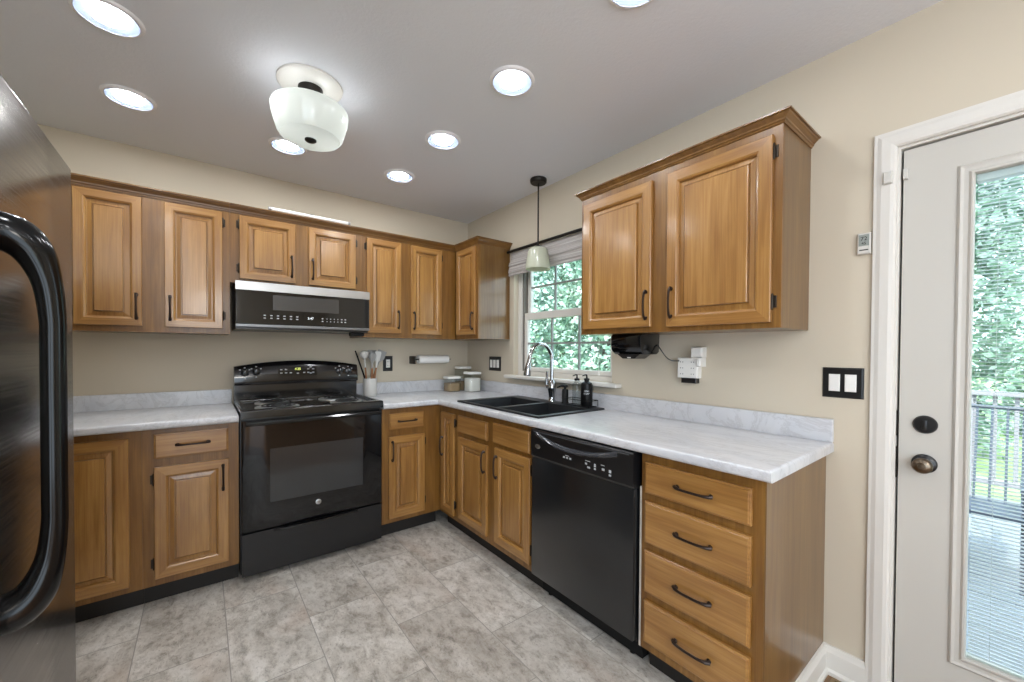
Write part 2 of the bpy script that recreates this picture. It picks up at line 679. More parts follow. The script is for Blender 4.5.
DARKMUNT = mat('muntin_paint', '#8d8f8c', 0.5)
sash('upper_sash', 0.088, 1.525, 1.99, 1.565, 1.955)
sash('lower_sash', 0.056, 1.106, 1.56, 1.138, 1.505)
m = MB()
m.box(-0.055, 0.044, -1.735, -0.635, 1.048, 1.074, 0.008, 3)
m.box(0.0, 0.044, -1.664, -0.701, 1.04, 1.0745)
struct(m.build('trim_window_sill', TRIMW))
# small white cleat the pull cord hangs on
# door -----------------------------------------------------------------
CAS = [(0.0, 0.0), (0.011, 0.0), (0.017, 0.006), (0.019, 0.016), (0.017, 0.04), (0.013, 0.052), (0.012, 0.061), (0, 0.063)]
dy0, dy1, _, dzt = DOOR
m = MB()
ci = [(o, w_) for o, w_ in CAS]
loops = []
for (yy, zz, sy, sz) in ((dy1, 0.0, 1, 0), (dy1, dzt, 1, 1), (dy0, dzt, -1, 1), (dy0, 0.0, -1, 0)):
    loops.append([(-o, yy + sy * w_, zz + sz * w_) for o, w_ in ci])
m.rings(loops)
struct(m.build('trim_door_casing', TRIMW))
dr = bpy.data.objects.new('door_1', None)
COL.objects.link(dr)
dr.location = (0.02, (dy0 + dy1) / 2, 0)
struct(dr)
m = MB()
m.plate((dy0 + 0.0, dy1, 0.0, dzt), [(dy0 + 0.02, dy1 - 0.008, 0.0, dzt - 0.008)], lambda a, b, h: (h, a, b), 0.0, 0.115)
struct(m.build('door_jamb', TRIMW))
DS0, DS1, DT = dy0 + 0.023, dy1 - 0.0145, dzt - 0.0145
LI = (-3.562, -3.0885, 0.268, 1.845)
slab = MB().plate((DS0, DS1, 0.012, DT), [LI], lambda a, b, h: (h, a, b), 0.012, 0.056).build('door_slab', DOORW, dr)


def quadring(seq):
    """nested rectangles on the door: (inset, out)"""
    a0, a1, b0, b1 = LI
    return [[(0.012 - n, y, z) for y, z in ((a0 + i, b0 + i), (a1 - i, b0 + i), (a1 - i, b1 - i), (a0 + i, b1 - i))] for i, n in seq]


m = MB()
m.rings(quadring([(-0.036, -0.001), (-0.036, 0.004), (-0.030, 0.009), (-0.022, 0.006), (-0.012, 0.006), (-0.006, 0.011), (-0.001, 0.011), (0.002, 0.003), (0.002, -0.02)]), cap0=False, cap1=False)
m.build('glass_frame', DOORW, dr)
m = MB()
m.box(0.018, 0.020, LI[0] - 0.002, LI[1] + 0.002, LI[2] - 0.002, LI[3] + 0.002)
m.build('door_pane', GLASS, dr)
m = MB()
nsl = 131
for k in range(nsl):
    zc = LI[2] + 0.012 + k * (LI[3] - LI[2] - 0.04) / (nsl - 1)
    m.rings([[(0.0235, LI[0] + 0.006, zc - 0.0008), (0.033, LI[0] + 0.006, zc + 0.0012), (0.0425, LI[0] + 0.006, zc - 0.0008), (0.033, LI[0] + 0.006, zc + 0.0007)],
             [(0.0235, LI[1] - 0.006, zc - 0.0008), (0.033, LI[1] - 0.006, zc + 0.0012), (0.0425, LI[1] - 0.006, zc - 0.0008), (0.033, LI[1] - 0.006, zc + 0.0007)]])
for yy in (-3.14, -3.33, -3.52):
    m.box(0.0255, 0.0265, yy - 0.0006, yy + 0.0006, LI[2] + 0.01, LI[3] - 0.03)
m.box(0.024, 0.042, LI[0] + 0.004, LI[1] - 0.004, LI[3] - 0.024, LI[3] - 0.002)
SLAT = milky_glass('blind_slat', '#f0f1f3', 0.5)
m.build('mini_blind', SLAT, dr)
m = MB()
m.lathe([(0.0, 0.0), (0.031, 0.0), (0.031, -0.004), (0.027, -0.009), (0.0, -0.010)], 0.0115, -2.988, 32, 'x', cz=1.019)
m.box(-0.008, 0.002, -2.994, -2.982, 1.002, 1.036, 0.002)
m.build('deadbolt', BLACKP, dr, True)
m = MB()
m.lathe([(0.0, 0.0), (0.032, 0.0), (0.032, -0.004), (0.026, -0.010), (0.013, -0.013), (0.012, -0.03)], 0.0115, -2.988, 32, 'x', cz=0.884)
dk = m.build('door_knob_rose', BLACKP, dr, True)
m = MB()
m.lathe([(0.012, -0.028), (0.020, -0.034), (0.026, -0.043), (0.026, -0.052), (0.020, -0.060), (0.010, -0.0625), (0, -0.063)], 0.0115, -2.988, 32, 'x', cz=0.884)
m.lathe([(0.010, -0.0620), (0.009, -0.066), (0.0, -0.067)], 0.0115, -2.988, 20, 'x', cz=0.884)
kb = m.build('door_knob', KNOBM, dr, True)
m = MB()
m.plate((dy0 + 0.0205, dy1 - 0.0085, 0.002, dzt - 0.0085), [(dy0 + 0.04, dy1 - 0.024, -0.1, dzt - 0.024)], lambda a, b, h: (h, a, b), 0.0565, 0.066)
m.box(0.04, 0.058, dy1 - 0.0144, dy1 - 0.0084, 0.004, dzt - 0.009)
m.build('dark_gap_strip', MATTEB, dr)  # black strip added to darken the door gap and stop light leaking through
m = MB()
m.box(0.006, 0.03, dy1 - 0.0125, dy1 - 0.0085, 0.82, 0.93)
m.box(0.006, 0.03, dy1 - 0.0125, dy1 - 0.0085, 0.97, 1.06)
m.build('strike_plate', DARKM, dr)


# ------------------------------------------------------------------ cabinets
def rect_rings(F, u0, u1, z0, z1, seq):
    return [[F(u, z, n) for u, z in ((u0 + i, z0 + i), (u1 - i, z0 + i), (u1 - i, z1 - i), (u0 + i, z1 - i))] for i, n in seq]


def pull(parent, F, u, z, vertical, n0, L=0.132):
    m = MB()
    pts, rad = [], []
    N = 14
    for k in range(N + 1):
        t = -1 + 2 * k / N
        out = n0 + 0.006 + 0.018 * math.sqrt(max(0, 1 - abs(t) ** 2.6))
        d = t * L / 2
        sag = 0.0
        pts.append(F(u if vertical else u + d, z + d if vertical else z + sag, out))
        rad.append(0.0046 + 0.0028 * abs(t) ** 4)
    m.tube(pts, rad, 8)
    for s in (-1, 1):
        d = s * (L / 2 - 0.006)
        a, b = (u if vertical else u + d), (z + d if vertical else z)
        m.tube([F(a, b, n0 - 0.0005), F(a, b, n0 + 0.003), F(a, b, n0 + 0.012)], [0.0085, 0.0075, 0.005], 10)
    return m.build('handle', BRONZE, parent, True)


def hinges(parent, F, u, z0, z1, s, n0=0.0):
    for zz in (z0, z1):
        m = MB()
        a, b = sorted((u, u + s * 0.012))
        m.rings(rect_rings(F, a, b, zz - 0.022, zz + 0.022, [(0, n0 - 0.0005), (0, n0 + 0.003), (0.001, n0 + 0.004)]))
        m.tube([F(u, zz - 0.03, n0 + 0.008), F(u, zz - 0.024, n0 + 0.009), F(u, zz + 0.024, n0 + 0.009), F(u, zz + 0.03, n0 + 0.008)], [0.002, 0.0045, 0.0045, 0.002], 8)
        m.build('hinge', HINGEM, parent, True)


def raised_door(parent, F, ax, u0, u1, z0, z1, hu=None, hz=None, hinge=None, w=0.046):
    """hinge: 'lo' or 'hi' side along u; hu: handle's coordinate"""
    m = MB()
    m.rings(rect_rings(F, u0, u1, z0, z1, [(0.002, 0.0005), (0, 0.002), (0, 0.0165), (0.0025, 0.019), (w - 0.006, 0.019), (w - 0.004, 0.0172), (w + 0.001, 0.0150), (w + 0.004, 0.0105), (w + 0.0045, 0.002)]),
            cap0=True, cap1=False, mi=lambda i: 1 if i in (0, 2) else 0)
    d = m.build('door', [DOOR_W['z'], DOOR_W[ax]], parent)
    m = MB()
    k = w + 0.003
    m.rings(rect_rings(F, u0, u1, z0, z1, [(k, 0.0005), (k, 0.0035), (k + 0.006, 0.0035), (k + 0.022, 0.0066), (k + 0.0225, 0.0015), (k + 0.0275, 0.0015), (k + 0.028, 0.0150), (k + 0.030, 0.0168)]), cap0=False)
    m.build('panel', DOOR_W['z'], d)
    if hu is not None:
        pull(d, F, hu, hz, True, 0.019)
    if hinge:
        u, s = (u0, -1) if hinge == 'lo' else (u1, 1)
        hinges(d, F, u + s * 0.003, z0 + min(0.075, (z1 - z0) * 0.17), z1 - min(0.06, (z1 - z0) * 0.14), s)
    return d


def slab_drawer(parent, F, ax, u0, u1, z0, z1, handle=True, name='drawer', hu=None):
    m = MB()
    m.rings(rect_rings(F, u0, u1, z0, z1, [(0.002, 0.0005), (0, 0.002), (0, 0.0145), (0.002, 0.0162), (0.0055, 0.0166), (0.008, 0.0195)]))
    d = m.build(name, DOOR_W[ax], parent)
    if handle:
        pull(d, F, hu if hu is not None else (u0 + u1) / 2, (z0 + z1) / 2, False, 0.0195)
    return d


def face_frame(parent, F, ax, u0, u1, z0, z1, openings, side=None):
    m = MB()
    m.plate((u0, u1, z0, z1), openings, lambda a, b, h: F(a, b, h), -0.019, 0.0)
    return m.build('face_frame', FRAME_W['z'], parent)


def inset(r, d=0.012):
    return (r[0] + d, r[1] - d, r[2] + d, r[3] - d)


UP, BP = -0.3012, -0.5954
ub, ut = 1.3553, 2.10
G_UP = 'wall cabinets on the long back wall'


def crown(parent, F, u0, u1, z, h, out, e0=0, e1=0, ax='x'):
    """crown moulding along a face; e0, e1 mitre sign at the ends"""
    prof = [(0.0, 0.0), (0.004, 0.0), (0.006, h * 0.18), (0.010, h * 0.24), (out * 0.35, h * 0.40), (out * 0.62, h * 0.62), (out * 0.74, h * 0.70), (out * 0.80, h * 0.82), (out, h * 0.84), (out, h), (0.0, h)]
    m = MB()
    m.rings([[F(u0 + e0 * n, z + zz, n) for n, zz in prof], [F(u1 + e1 * n, z + zz, n) for n, zz in prof]])
    return m


def upper(label, xs, doors, zb, open_doors=True, crown_e=(0, 0), group=G_UP, hinge_z=None):
    x0, x1 = xs
    t = thing('wall_cabinet', ((x0 + x1) / 2, -0.15, zb), label, 'cabinet', group)
    F = onback(UP)
    MB().plate((x0, x1, zb, ut), [], lambda a, b, h: (a, h, b), UP + 0.019, -0.0005).build('cabinet_box', VENEER, t)
    face_frame(t, F, 'x', x0, x1, zb, ut, [inset(d[:4]) for d in doors])
    for (u0, u1, z0, z1, hs) in doors:
        hu = u1 - 0.022 if hs == 'hi' else u0 + 0.022
        raised_door(t, F, 'x', u0, u1, z0, z1, hu, z0 + 0.103, 'lo' if hs == 'hi' else 'hi', 0.042)
    crown(t, F, x0, x1, 2.076, 0.046, 0.033, *crown_e).build('crown_molding', CROWN_W, t)
    return t


upper('honey maple wall cabinet beside the fridge, two tall doors', (-2.50, -1.826), [(-2.459, -2.208, 1.386, 2.064, 'hi'), (-2.117, -1.862, 1.386, 2.064, 'lo')], ub)
upper('short two-door maple cabinet mounted directly above the microwave', (-1.8255, -1.0605), [(-1.779, -1.482, 1.688, 2.064, 'hi'), (-1.404, -1.107, 1.688, 2.064, 'lo')], 1.6625)
upper('two-door maple wall cabinet over the paper towel roll, right of the microwave', (-1.06, -0.3012), [(-1.03, -0.776, 1.388, 2.064, 'hi'), (-0.696, -0.437, 1.388, 2.064, 'lo')], ub, crown_e=(0, -1))

# corner cabinet on the right wall
t = thing('wall_cabinet', (-0.15, -0.47, ub), 'single-door corner wall cabinet left of the window, glossy side panel', 'cabinet')
F = onright(UP)
MB().box(UP + 0.019, -0.0005, -0.644, -0.0005, ub, ut).build('cabinet_box', VENEER, t)
dd = (-0.618, -0.342, 1.388, 2.064)
face_frame(t, F, 'y', -0.644, -0.3213, ub, ut, [inset(dd)])
raised_door(t, F, 'y', *dd, -0.596, 1.492, 'hi', 0.042)
m = crown(t, F, -0.644, -0.3012, 2.076, 0.046, 0.033, -1, -1)
Fs = lambda u, z, n: (u, -0.644 - n, z)
pr_ = crown(t, Fs, UP, -0.0005, 2.076, 0.046, 0.033, -1, 0)
me_tmp = bpy.data.meshes.new('tmp')
pr_.bm.to_mesh(me_tmp); pr_.bm.free()
m.bm.from_mesh(me_tmp)
m.build('crown_molding', CROWN_W, t)

# big cabinet on the right wall
t = thing('wall_cabinet', (-0.15, -2.175, ub), 'large two-door wall cabinet right of the window, near the white door', 'cabinet')
MB().box(UP + 0.019, -0.0005, -2.651, -1.688, ub, ut + 0.015).build('cabinet_box', VENEER, t)
dA, dB = (-2.128, -1.714, 1.382, 2.055), (-2.622, -2.208, 1.376, 2.058)
face_frame(t, F, 'y', -2.651, -1.688, ub, ut + 0.015, [inset(dA), inset(dB)])
raised_door(t, F, 'y', *dA, -2.106, 1.482, 'hi', 0.05)
raised_door(t, F, 'y', *dB, -2.232, 1.482, 'lo', 0.05)
m = crown(t, F, -2.651, -1.688, 2.092, 0.036, 0.032, -1, 1)
for (Fx, e) in ((lambda u, z, n: (u, -2.651 - n, z), -1), (lambda u, z, n: (u, -1.688 + n, z), -1)):
    pr_ = crown(t, Fx, UP, -0.0005, 2.092, 0.036, 0.032, e, 0)
    pr_.bm.to_mesh(me_tmp); pr_.bm.free()
    m.bm.from_mesh(me_tmp)
m.build('crown_molding', CROWN_W, t)

# base cabinets
KZ, BT = 0.1036, 0.8755


def base_back(label, x0, x1, parts, ops):
    t = thing('base_cabinet', ((x0 + x1) / 2, -0.3, 0), label, 'cabinet')
    m = MB()
    m.box(x0, x1, BP + 0.019, -0.0005, KZ, BT)
    m.build('cabinet_box', VENEER, t)
    MB().box(x0, x1, -0.53, -0.02, 0.0, KZ).build('toe_kick', KICK, t)
    F = onback(BP)
    face_frame(t, F, 'x', x0, x1, KZ, BT, [inset(o) for o in ops])
    for p in parts:
        p(t, F)
    return t


base_back('full-height-door maple base cabinet partly hidden behind the fridge', -2.62, -2.1885,
          [lambda t, F: raised_door(t, F, 'x', -2.56, -2.234, 0.135, 0.842, -2.535, 0.6, None, 0.05)], [(-2.56, -2.234, 0.135, 0.842)])
base_back('maple base cabinet with one drawer left of the range', -2.188, -1.8039,
          [lambda t, F: slab_drawer(t, F, 'x', -2.145, -1.85, 0.729, 0.85, hu=-1.995),
           lambda t, F: raised_door(t, F, 'x', -2.145, -1.849, 0.14, 0.688, -1.873, 0.593, 'lo', 0.05)], [(-2.145, -1.85, 0.729, 0.85), (-2.145, -1.849, 0.14, 0.688)])
base_back('narrow maple base cabinet with drawer between range and corner', -1.0226, -0.5954,
          [lambda t, F: slab_drawer(t, F, 'x', -0.976, -0.73, 0.731, 0.84, hu=-0.853),
           lambda t, F: raised_door(t, F, 'x', -0.98, -0.722, 0.135, 0.686, -0.958, 0.59, 'hi', 0.05)], [(-0.976, -0.73, 0.731, 0.84), (-0.98, -0.722, 0.135, 0.686)])
FB = onright(BP)


def base_right(label, y0, y1, ops, end=False):
    t = thing('base_cabinet', (-0.3, (y0 + y1) / 2, 0), label, 'cabinet')
    MB().box(BP + 0.019, -0.0005, y0, y1, KZ if not end else 0.0, BT).build('cabinet_box', VENEER, t) if not end else None
    MB().box(-0.53, -0.02, y0 + (0.02 if end else 0), y1, 0.0, KZ).build('toe_kick', KICK, t)
    face_frame(t, FB, 'y', y0, y1, KZ, BT, [inset(o) for o in ops])
    return t


t = base_right('slim corner base cabinet with one narrow full-height door', -0.853, -0.5958, [(-0.822, -0.648, 0.135, 0.83)])
raised_door(t, FB, 'y', -0.822, -0.645, 0.135, 0.83, -0.672, 0.59, 'lo', 0.044)
# sink base: open box (the bowls hang inside)
t = thing('base_cabinet', (-0.3, -1.25, 0), 'two-door sink base cabinet below the black sink, with dummy drawer fronts', 'cabinet')
ops = [(-1.22, -0.878, 0.722, 0.833), (-1.22, -0.886, 0.145, 0.692), (-1.618, -1.283, 0.725, 0.842), (-1.62, -1.303, 0.145, 0.70)]
m = MB()
m.box(-0.576, -0.0005, -0.872, -0.8535, KZ, BT)
m.box(-0.576, -0.0005, -1.645, -1.627, KZ, BT)
m.box(-0.576, -0.0005, -1.626, -0.873, KZ, 0.125)
m.build('cabinet_box', VENEER, t)
MB().box(-0.53, -0.02, -1.645, -0.8535, 0.0, KZ - 0.0005).build('toe_kick', KICK, t)
MB().plate((-1.645, -0.8535, KZ, BT), [], lambda a, b, h: FB(a, b, h), -0.018, 0.0).build('face_frame', FRAME_W['z'], t)
slab_drawer(t, FB, 'y', *ops[0], handle=False, name='dummy_drawer_front')
slab_drawer(t, FB, 'y', *ops[2], handle=False, name='dummy_drawer_front')
raised_door(t, FB, 'y', *ops[1], -1.20, 0.593, 'hi', 0.05)
raised_door(t, FB, 'y', *ops[3], -1.328, 0.592, 'lo', 0.05)
# drawer stack
t = thing('base_cabinet', (-0.3, -2.5, 0), 'four-drawer maple base cabinet at the counter end nearest the white door', 'cabinet')
D0, D1 = -2.68, -2.303
zz = [(0.722, 0.84), (0.53, 0.69), (0.338, 0.50), (0.143, 0.305)]
m = MB()
m.box(-0.576, -0.0005, -2.716, -2.2805, KZ, BT)
m.build('cabinet_box', VENEER, t)
m = MB()
m.rings([[(x, y, z) for x, z in ((BP + 0.0002, KZ), (-0.52, KZ), (-0.52, 0.0), (-0.001, 0.0), (-0.001, BT), (BP + 0.0002, BT))] for y in (-2.7172, -2.714)])
m.build('side_panel', VENEER, t)
MB().box(-0.53, -0.02, -2.70, -2.2805, 0.0, KZ).build('toe_kick', KICK, t)
face_frame(t, FB, 'y', -2.7135, -2.2805, KZ, BT, [inset((D0, D1, a, b)) for a, b in zz])
for a, b in zz:
    slab_drawer(t, FB, 'y', D0, D1, a, b, hu=-2.497)

# ------------------------------------------------------------------ countertops
CF, CT, CB_ = -0.6343, 0.914, 0.876
t = thing('countertop', (-2.2, -0.3, CB_), 'white marble-look countertop section left of the range', 'countertop')
m = MB()
m.box(-2.62, -1.8049, CF, -0.0005, CB_, CT)
m.bevel_where(lambda p, q: abs(p.y - CF) < 1e-4 and abs(q.y - CF) < 1e-4 and abs(p.z - q.z) < 1e-4, 0.011)
m.build('worktop', MARBLE, t, True)
MB().box(-2.62, -1.806, -0.021, -0.0005, CT - 0.0005, 1.0043, 0.003).build('backsplash', MARBLE, t)
t = thing('countertop', (-0.3, -1.5, CB_), 'long L-shaped white marble-look countertop holding the black sink', 'countertop')
SK = (-0.585, -0.055, -1.655, -0.825)
m = MB()
m.plate((-1.0226, -0.0005, -2.741, -0.0005), [(-1.03, CF, -2.75, CF), (SK[0] + 0.02, SK[1] - 0.02, SK[2] + 0.02, SK[3] - 0.02)], lambda a, b, h: (a, b, h), CB_, CT)


def front_edge(p, q):
    if abs(p.z - q.z) > 1e-4:
        return False
    if abs(p.y - CF) < 1e-4 and abs(q.y - CF) < 1e-4 and max(p.x, q.x) < CF + 1e-3:
        return True
    if abs(p.x - CF) < 1e-4 and abs(q.x - CF) < 1e-4:
        return True
    return abs(p.y + 2.741) < 1e-4 and abs(q.y + 2.741) < 1e-4 and p.z > CT - 1e-3


m.bevel_where(front_edge, 0.011)
m.build('worktop', MARBLE, t, True)
m = MB()
m.box(-1.0226, -0.0005, -0.021, -0.0005, CT - 0.0005, 1.0043, 0.003)
m.box(-0.021, -0.0005, -2.741, -0.0215, CT - 0.0005, 1.0043, 0.003)
m.build('backsplash', MARBLE, t)

# ------------------------------------------------------------------ sink
t = thing('kitchen_sink', (-0.32, -1.24, CT), 'black double-bowl sink set into the counter under the window', 'sink')
bl = (-0.555, -0.165, -1.235, -0.885)
br_ = (-0.555, -0.165, -1.62, -1.275)
m = MB()
m.plate((SK[0], SK[1], SK[2], SK[3]), [bl, br_], lambda a, b, h: (a, b, h), CT + 0.0005, CT + 0.011)
m.bevel_where(lambda p, q: p.z > CT + 0.010 and q.z > CT + 0.010, 0.004, 2)
m.build('rim', SINKM, t, True)
for b in (bl, br_):
    m = MB()
    a0, a1, b0, b1 = b
    seq = [(-0.002, 0.0055), (0.0, 0.0), (0.004, -0.02), (0.012, -0.15), (0.03, -0.18), (0.06, -0.185)]
    m.rings([[(x, y, CT + n) for x, y in ((a0 + i, b0 + i), (a1 - i, b0 + i), (a1 - i, b1 - i), (a0 + i, b1 - i))] for i, n in seq], cap0=False)
    m.lathe([(0.04, 0.0), (0.042, 0.003), (0.03, 0.003), (0.0, 0.001)], (a0 + a1) / 2, (b0 + b1) / 2, 20, cz=CT - 0.1855)
    m.build('bowl', SINKM, t, True)

# faucet
t = thing('kitchen_faucet', (-0.095, -1.215, CT + 0.011), 'tall chrome gooseneck pull-down faucet behind the sink', 'faucet')
fx, fy, fz = -0.09, -1.235, CT + 0.0115
m = MB()
m.lathe([(0.0, 0), (0.027, 0.0), (0.027, 0.006), (0.022, 0.012), (0.0205, 0.03), (0.024, 0.06), (0.030, 0.085), (0.030, 0.105), (0.022, 0.13), (0.0155, 0.145), (0.0, 0.146)], fx, fy, 24, cz=fz)
m.build('faucet_body', CHROME, t, True)
m = MB()
pts = [(fx, fy, fz + 0.13), (fx, fy, fz + 0.2), (fx, fy, fz + 0.27)]
R0 = 0.098
for k in range(1, 13):
    a = math.pi * k / 13 * 1.03
    pts.append((fx - R0 + R0 * math.cos(a), fy + 0.004 * k / 13, fz + 0.27 + R0 * 1.18 * math.sin(a)))
e = Vector(pts[-1])
pts.append(e + Vector((-0.008, 0.001, -0.03)))
m.tube(pts, 0.0135, 14)
m.build('spout', CHROME, t, True)
m = MB()
p0 = e + Vector((-0.008, 0.001, -0.028))
m.tube([p0, p0 + Vector((-0.002, 0, -0.006)), p0 + Vector((-0.005, 0, -0.025)), p0 + Vector((-0.012, 0, -0.075)), p0 + Vector((-0.0125, 0, -0.082))], [0.0145, 0.0165, 0.0185, 0.025, 0.022], 16)
m.build('spray_head', CHROME, t, True)
m = MB()
m.tube([(fx, fy + 0.01, fz + 0.09), (fx - 0.004, fy + 0.036, fz + 0.098), (fx - 0.006, fy + 0.046, fz + 0.105)], [0.017, 0.016, 0.011], 14)
m.tube([(fx - 0.006, fy + 0.044, fz + 0.10), (fx - 0.008, fy + 0.043, fz + 0.14), (fx - 0.010, fy + 0.036, fz + 0.20)], [0.011, 0.008, 0.0095], 10)
m.build('lever', CHROME, t, True)

# caddy with bottles behind the sink
zt = CT + 0.0115
t = thing('wire_caddy', (-0.095, -1.5, zt), 'thin black wire caddy holding soap bottles right of the faucet', 'caddy')
m = MB()
m.box(-0.14, -0.06, -1.60, -1.40, zt, zt + 0.004, 0.0015)
m.build('tray', MATTEB, t)
m = MB()
loop_ = [(-0.143, -1.605), (-0.057, -1.605), (-0.057, -1.395), (-0.143, -1.395)]
for k in range(4):
    a, b = loop_[k], loop_[(k + 1) % 4]
    m.tube([(a[0], a[1], zt + 0.04), (b[0], b[1], zt + 0.04)], 0.002, 6)
    m.tube([(a[0], a[1], zt + 0.001), (a[0], a[1], zt + 0.04)], 0.002, 6)
m.build('wire_rail', MATTEB, t)


def pump_bottle(label, name, x, y, z, r, h, bm_, pm, neck=0.014, txt=None):
    t = thing(name, (x, y, z), label, 'soap bottle')
    MB().lathe([(0, 0), (r * 0.94, 0), (r, 0.004), (r, h * 0.82), (r * 0.9, h * 0.91), (neck, h * 0.97), (neck, h)], x, y, 24, cz=z).build('bottle', bm_, t, True)
    m = MB()
    m.lathe([(neck + 0.002, 0), (neck + 0.003, 0.012), (0.006, 0.016), (0.004, 0.03), (0.0045, 0.036), (0.0, 0.037)], x, y, 16, cz=z + h)
    m.tube([(x, y, z + h + 0.034), (x - 0.012, y + 0.004, z + h + 0.035), (x - 0.03, y + 0.008, z + h + 0.029)], [0.0045, 0.004, 0.003], 8)
    m.build('pump', pm, t, True)
    return t


SOAPB = mat('soap_black', '#0c0c0e', 0.4, spec=0.3)
pb = pump_bottle('matte black pump bottle with white lettering in the wire caddy', 'soap_bottle', -0.10, -1.553, zt + 0.0045, 0.036, 0.155, SOAPB, MATTEB)
toc = (CAM - Vector((-0.10, -1.553, CAM.z))).normalized()
rt = Vector((0, 0, 1)).cross(toc)
# lettering wrapped on the bottle's visible side
for k, (s, zc) in enumerate((('DISH', 0.098), ('SOAP', 0.082))):
    text(s, 0.014, 'lettering', MARKW, pb, Vector((-0.10, -1.553, zt + zc)) + toc * 0.0366, rt, (0, 0, 1))
pump_bottle('clear glass pump bottle behind the black soap bottle', 'soap_bottle', -0.095, -1.468, zt + 0.0045, 0.029, 0.15, CLEARB, MATTEB)
t = thing('soap_dispenser', (-0.095, -1.365, zt), 'short black soap pump with a side spout next to the faucet', 'soap dispenser')
m = MB()
m.lathe([(0, 0), (0.024, 0), (0.024, 0.006), (0.021, 0.01), (0.021, 0.085), (0.016, 0.092), (0, 0.093)], -0.095, -1.365, 20, cz=zt)
m.build('body', MATTEB, t, True)
m = MB()
m.lathe([(0, 0.09), (0.009, 0.09), (0.009, 0.105), (0.02, 0.108), (0.02, 0.12), (0, 0.122)], -0.095, -1.365, 16, cz=zt)
m.tube([(-0.095, -1.365, zt + 0.114), (-0.12, -1.355, zt + 0.114), (-0.148, -1.345, zt + 0.104)], [0.009, 0.0075, 0.005], 8)
m.build('pump', MATTEB, t, True)

# ------------------------------------------------------------------ range
RX0, RX1, RF = -1.797, -1.033, -0.63
RXC = (RX0 + RX1) / 2
t = thing('electric_range', (RXC, -0.33, 0), 'black freestanding electric range between the base cabinets', 'range')
m = MB()
m.box(RX0, RX1, -0.585, -0.03, 0.03, 0.895)
m.box(RX0 + 0.02, RX1 - 0.02, -0.56, -0.05, 0.0, 0.031)
m.build('body', BLACKP, t)
m = MB()
m.plate((RX0 - 0.001, RX1 + 0.001, -0.648, -0.09), [(RX0 + 0.03, RX1 - 0.03, -0.60, -0.115)], lambda a, b, h: (a, b, h), 0.893, 0.938)
m.bevel_where(lambda p, q: p.z > 0.93 and q.z > 0.93, 0.008, 3)
m.box(RX0 + 0.029, RX1 - 0.029, -0.601, -0.114, 0.90, 0.924)
m.build('cooktop', BLACKG, t, True)
burn = [(-1.605, -0.475, 0.098), (-1.215, -0.475, 0.078), (-1.605, -0.24, 0.078), (-1.215, -0.24, 0.098)]
for bx, by, br in burn:
    m = MB()
    m.lathe([(br + 0.018, 0.0), (br + 0.016, 0.006), (br + 0.004, 0.006), (br - 0.004, 0.003), (br * 0.5, 0.0015), (0.0, 0.001)], bx, by, 36, cz=0.9238, cap0=False)
    bo = m.build('drip_pan', PANM, t, True)
    m = MB()
    pts = []
    for k in range(150):
        a = k / 149 * 2 * math.pi * 3.2
        r = 0.018 + (br - 0.018) * k / 149
        pts.append((bx + r * math.cos(a), by + r * math.sin(a), 0.9365))
    m.tube(pts, 0.0036, 6)
    for a in (0.3, 2.4, 4.5):
        m.box(bx - 0.003, bx + 0.003, by - 0.003, by + 0.003, 0.93, 0.932)
    m.build('coil', COILM, bo, True)
# backguard
m = MB()


def guard_top(x):
    return 1.153 + 0.036 * (1 - ((x - RXC) / ((RX1 - RX0) / 2)) ** 2)


loops = []
for k in range(17):
    x = RX0 + (RX1 - RX0) * k / 16
    top = guard_top(x)
    loops.append([(x, -0.012, 0.90), (x, -0.085, 0.90), (x, -0.085, 1.03), (x, -0.112, 1.036), (x, -0.116, 1.05), (x, -0.10, top - 0.012), (x, -0.09, top), (x, -0.012, top)])
m.rings(loops)
guard = m.build('backguard', BLACKG, t, True)


def ctl_y(z, x):
    top = guard_top(x)
    return -0.116 + 0.016 * (z - 1.05) / (top - 0.012 - 1.05)


# clock panel
m = MB()
x0, x1, z0, z1 = -1.555, -1.315, 1.085, 1.148
m.rings([[(x0, ctl_y(z0, x0) - d, z0), (x1, ctl_y(z0, x1) - d, z0), (x1, ctl_y(z1, x1) - d, z1), (x0, ctl_y(z1, x0) - d, z1)] for d in (-0.002, 0.002)])
cp = m.build('clock_panel', BLACKGL, guard)
up_ = Vector((0, 0.016, 0.115)).normalized()
text('4:25', 0.022, 'clock_digits', DISPLAY, cp, (-1.435, ctl_y(1.131, -1.435) - 0.0025, 1.131), (1, 0, 0), up_)
m = MB()
for k, (bx, bz) in enumerate([(-1.535, 1.128), (-1.507, 1.128), (-1.535, 1.106), (-1.507, 1.106), (-1.478, 1.106), (-1.435, 1.102), (-1.395, 1.106), (-1.37, 1.13), (-1.338, 1.13), (-1.354, 1.143), (-1.37, 1.106), (-1.354, 1.101), (-1.338, 1.106)]):
    yy = ctl_y(bz, bx) - 0.0026
    m.box(bx - 0.007, bx + 0.007, yy, yy + 0.001, bz - 0.0035, bz + 0.0035)
m.build('button_marking', GREYMARK, cp)
KN = [(-1.741, 1.112), (-1.678, 1.118), (-1.162, 1.112), (-1.1, 1.108)]
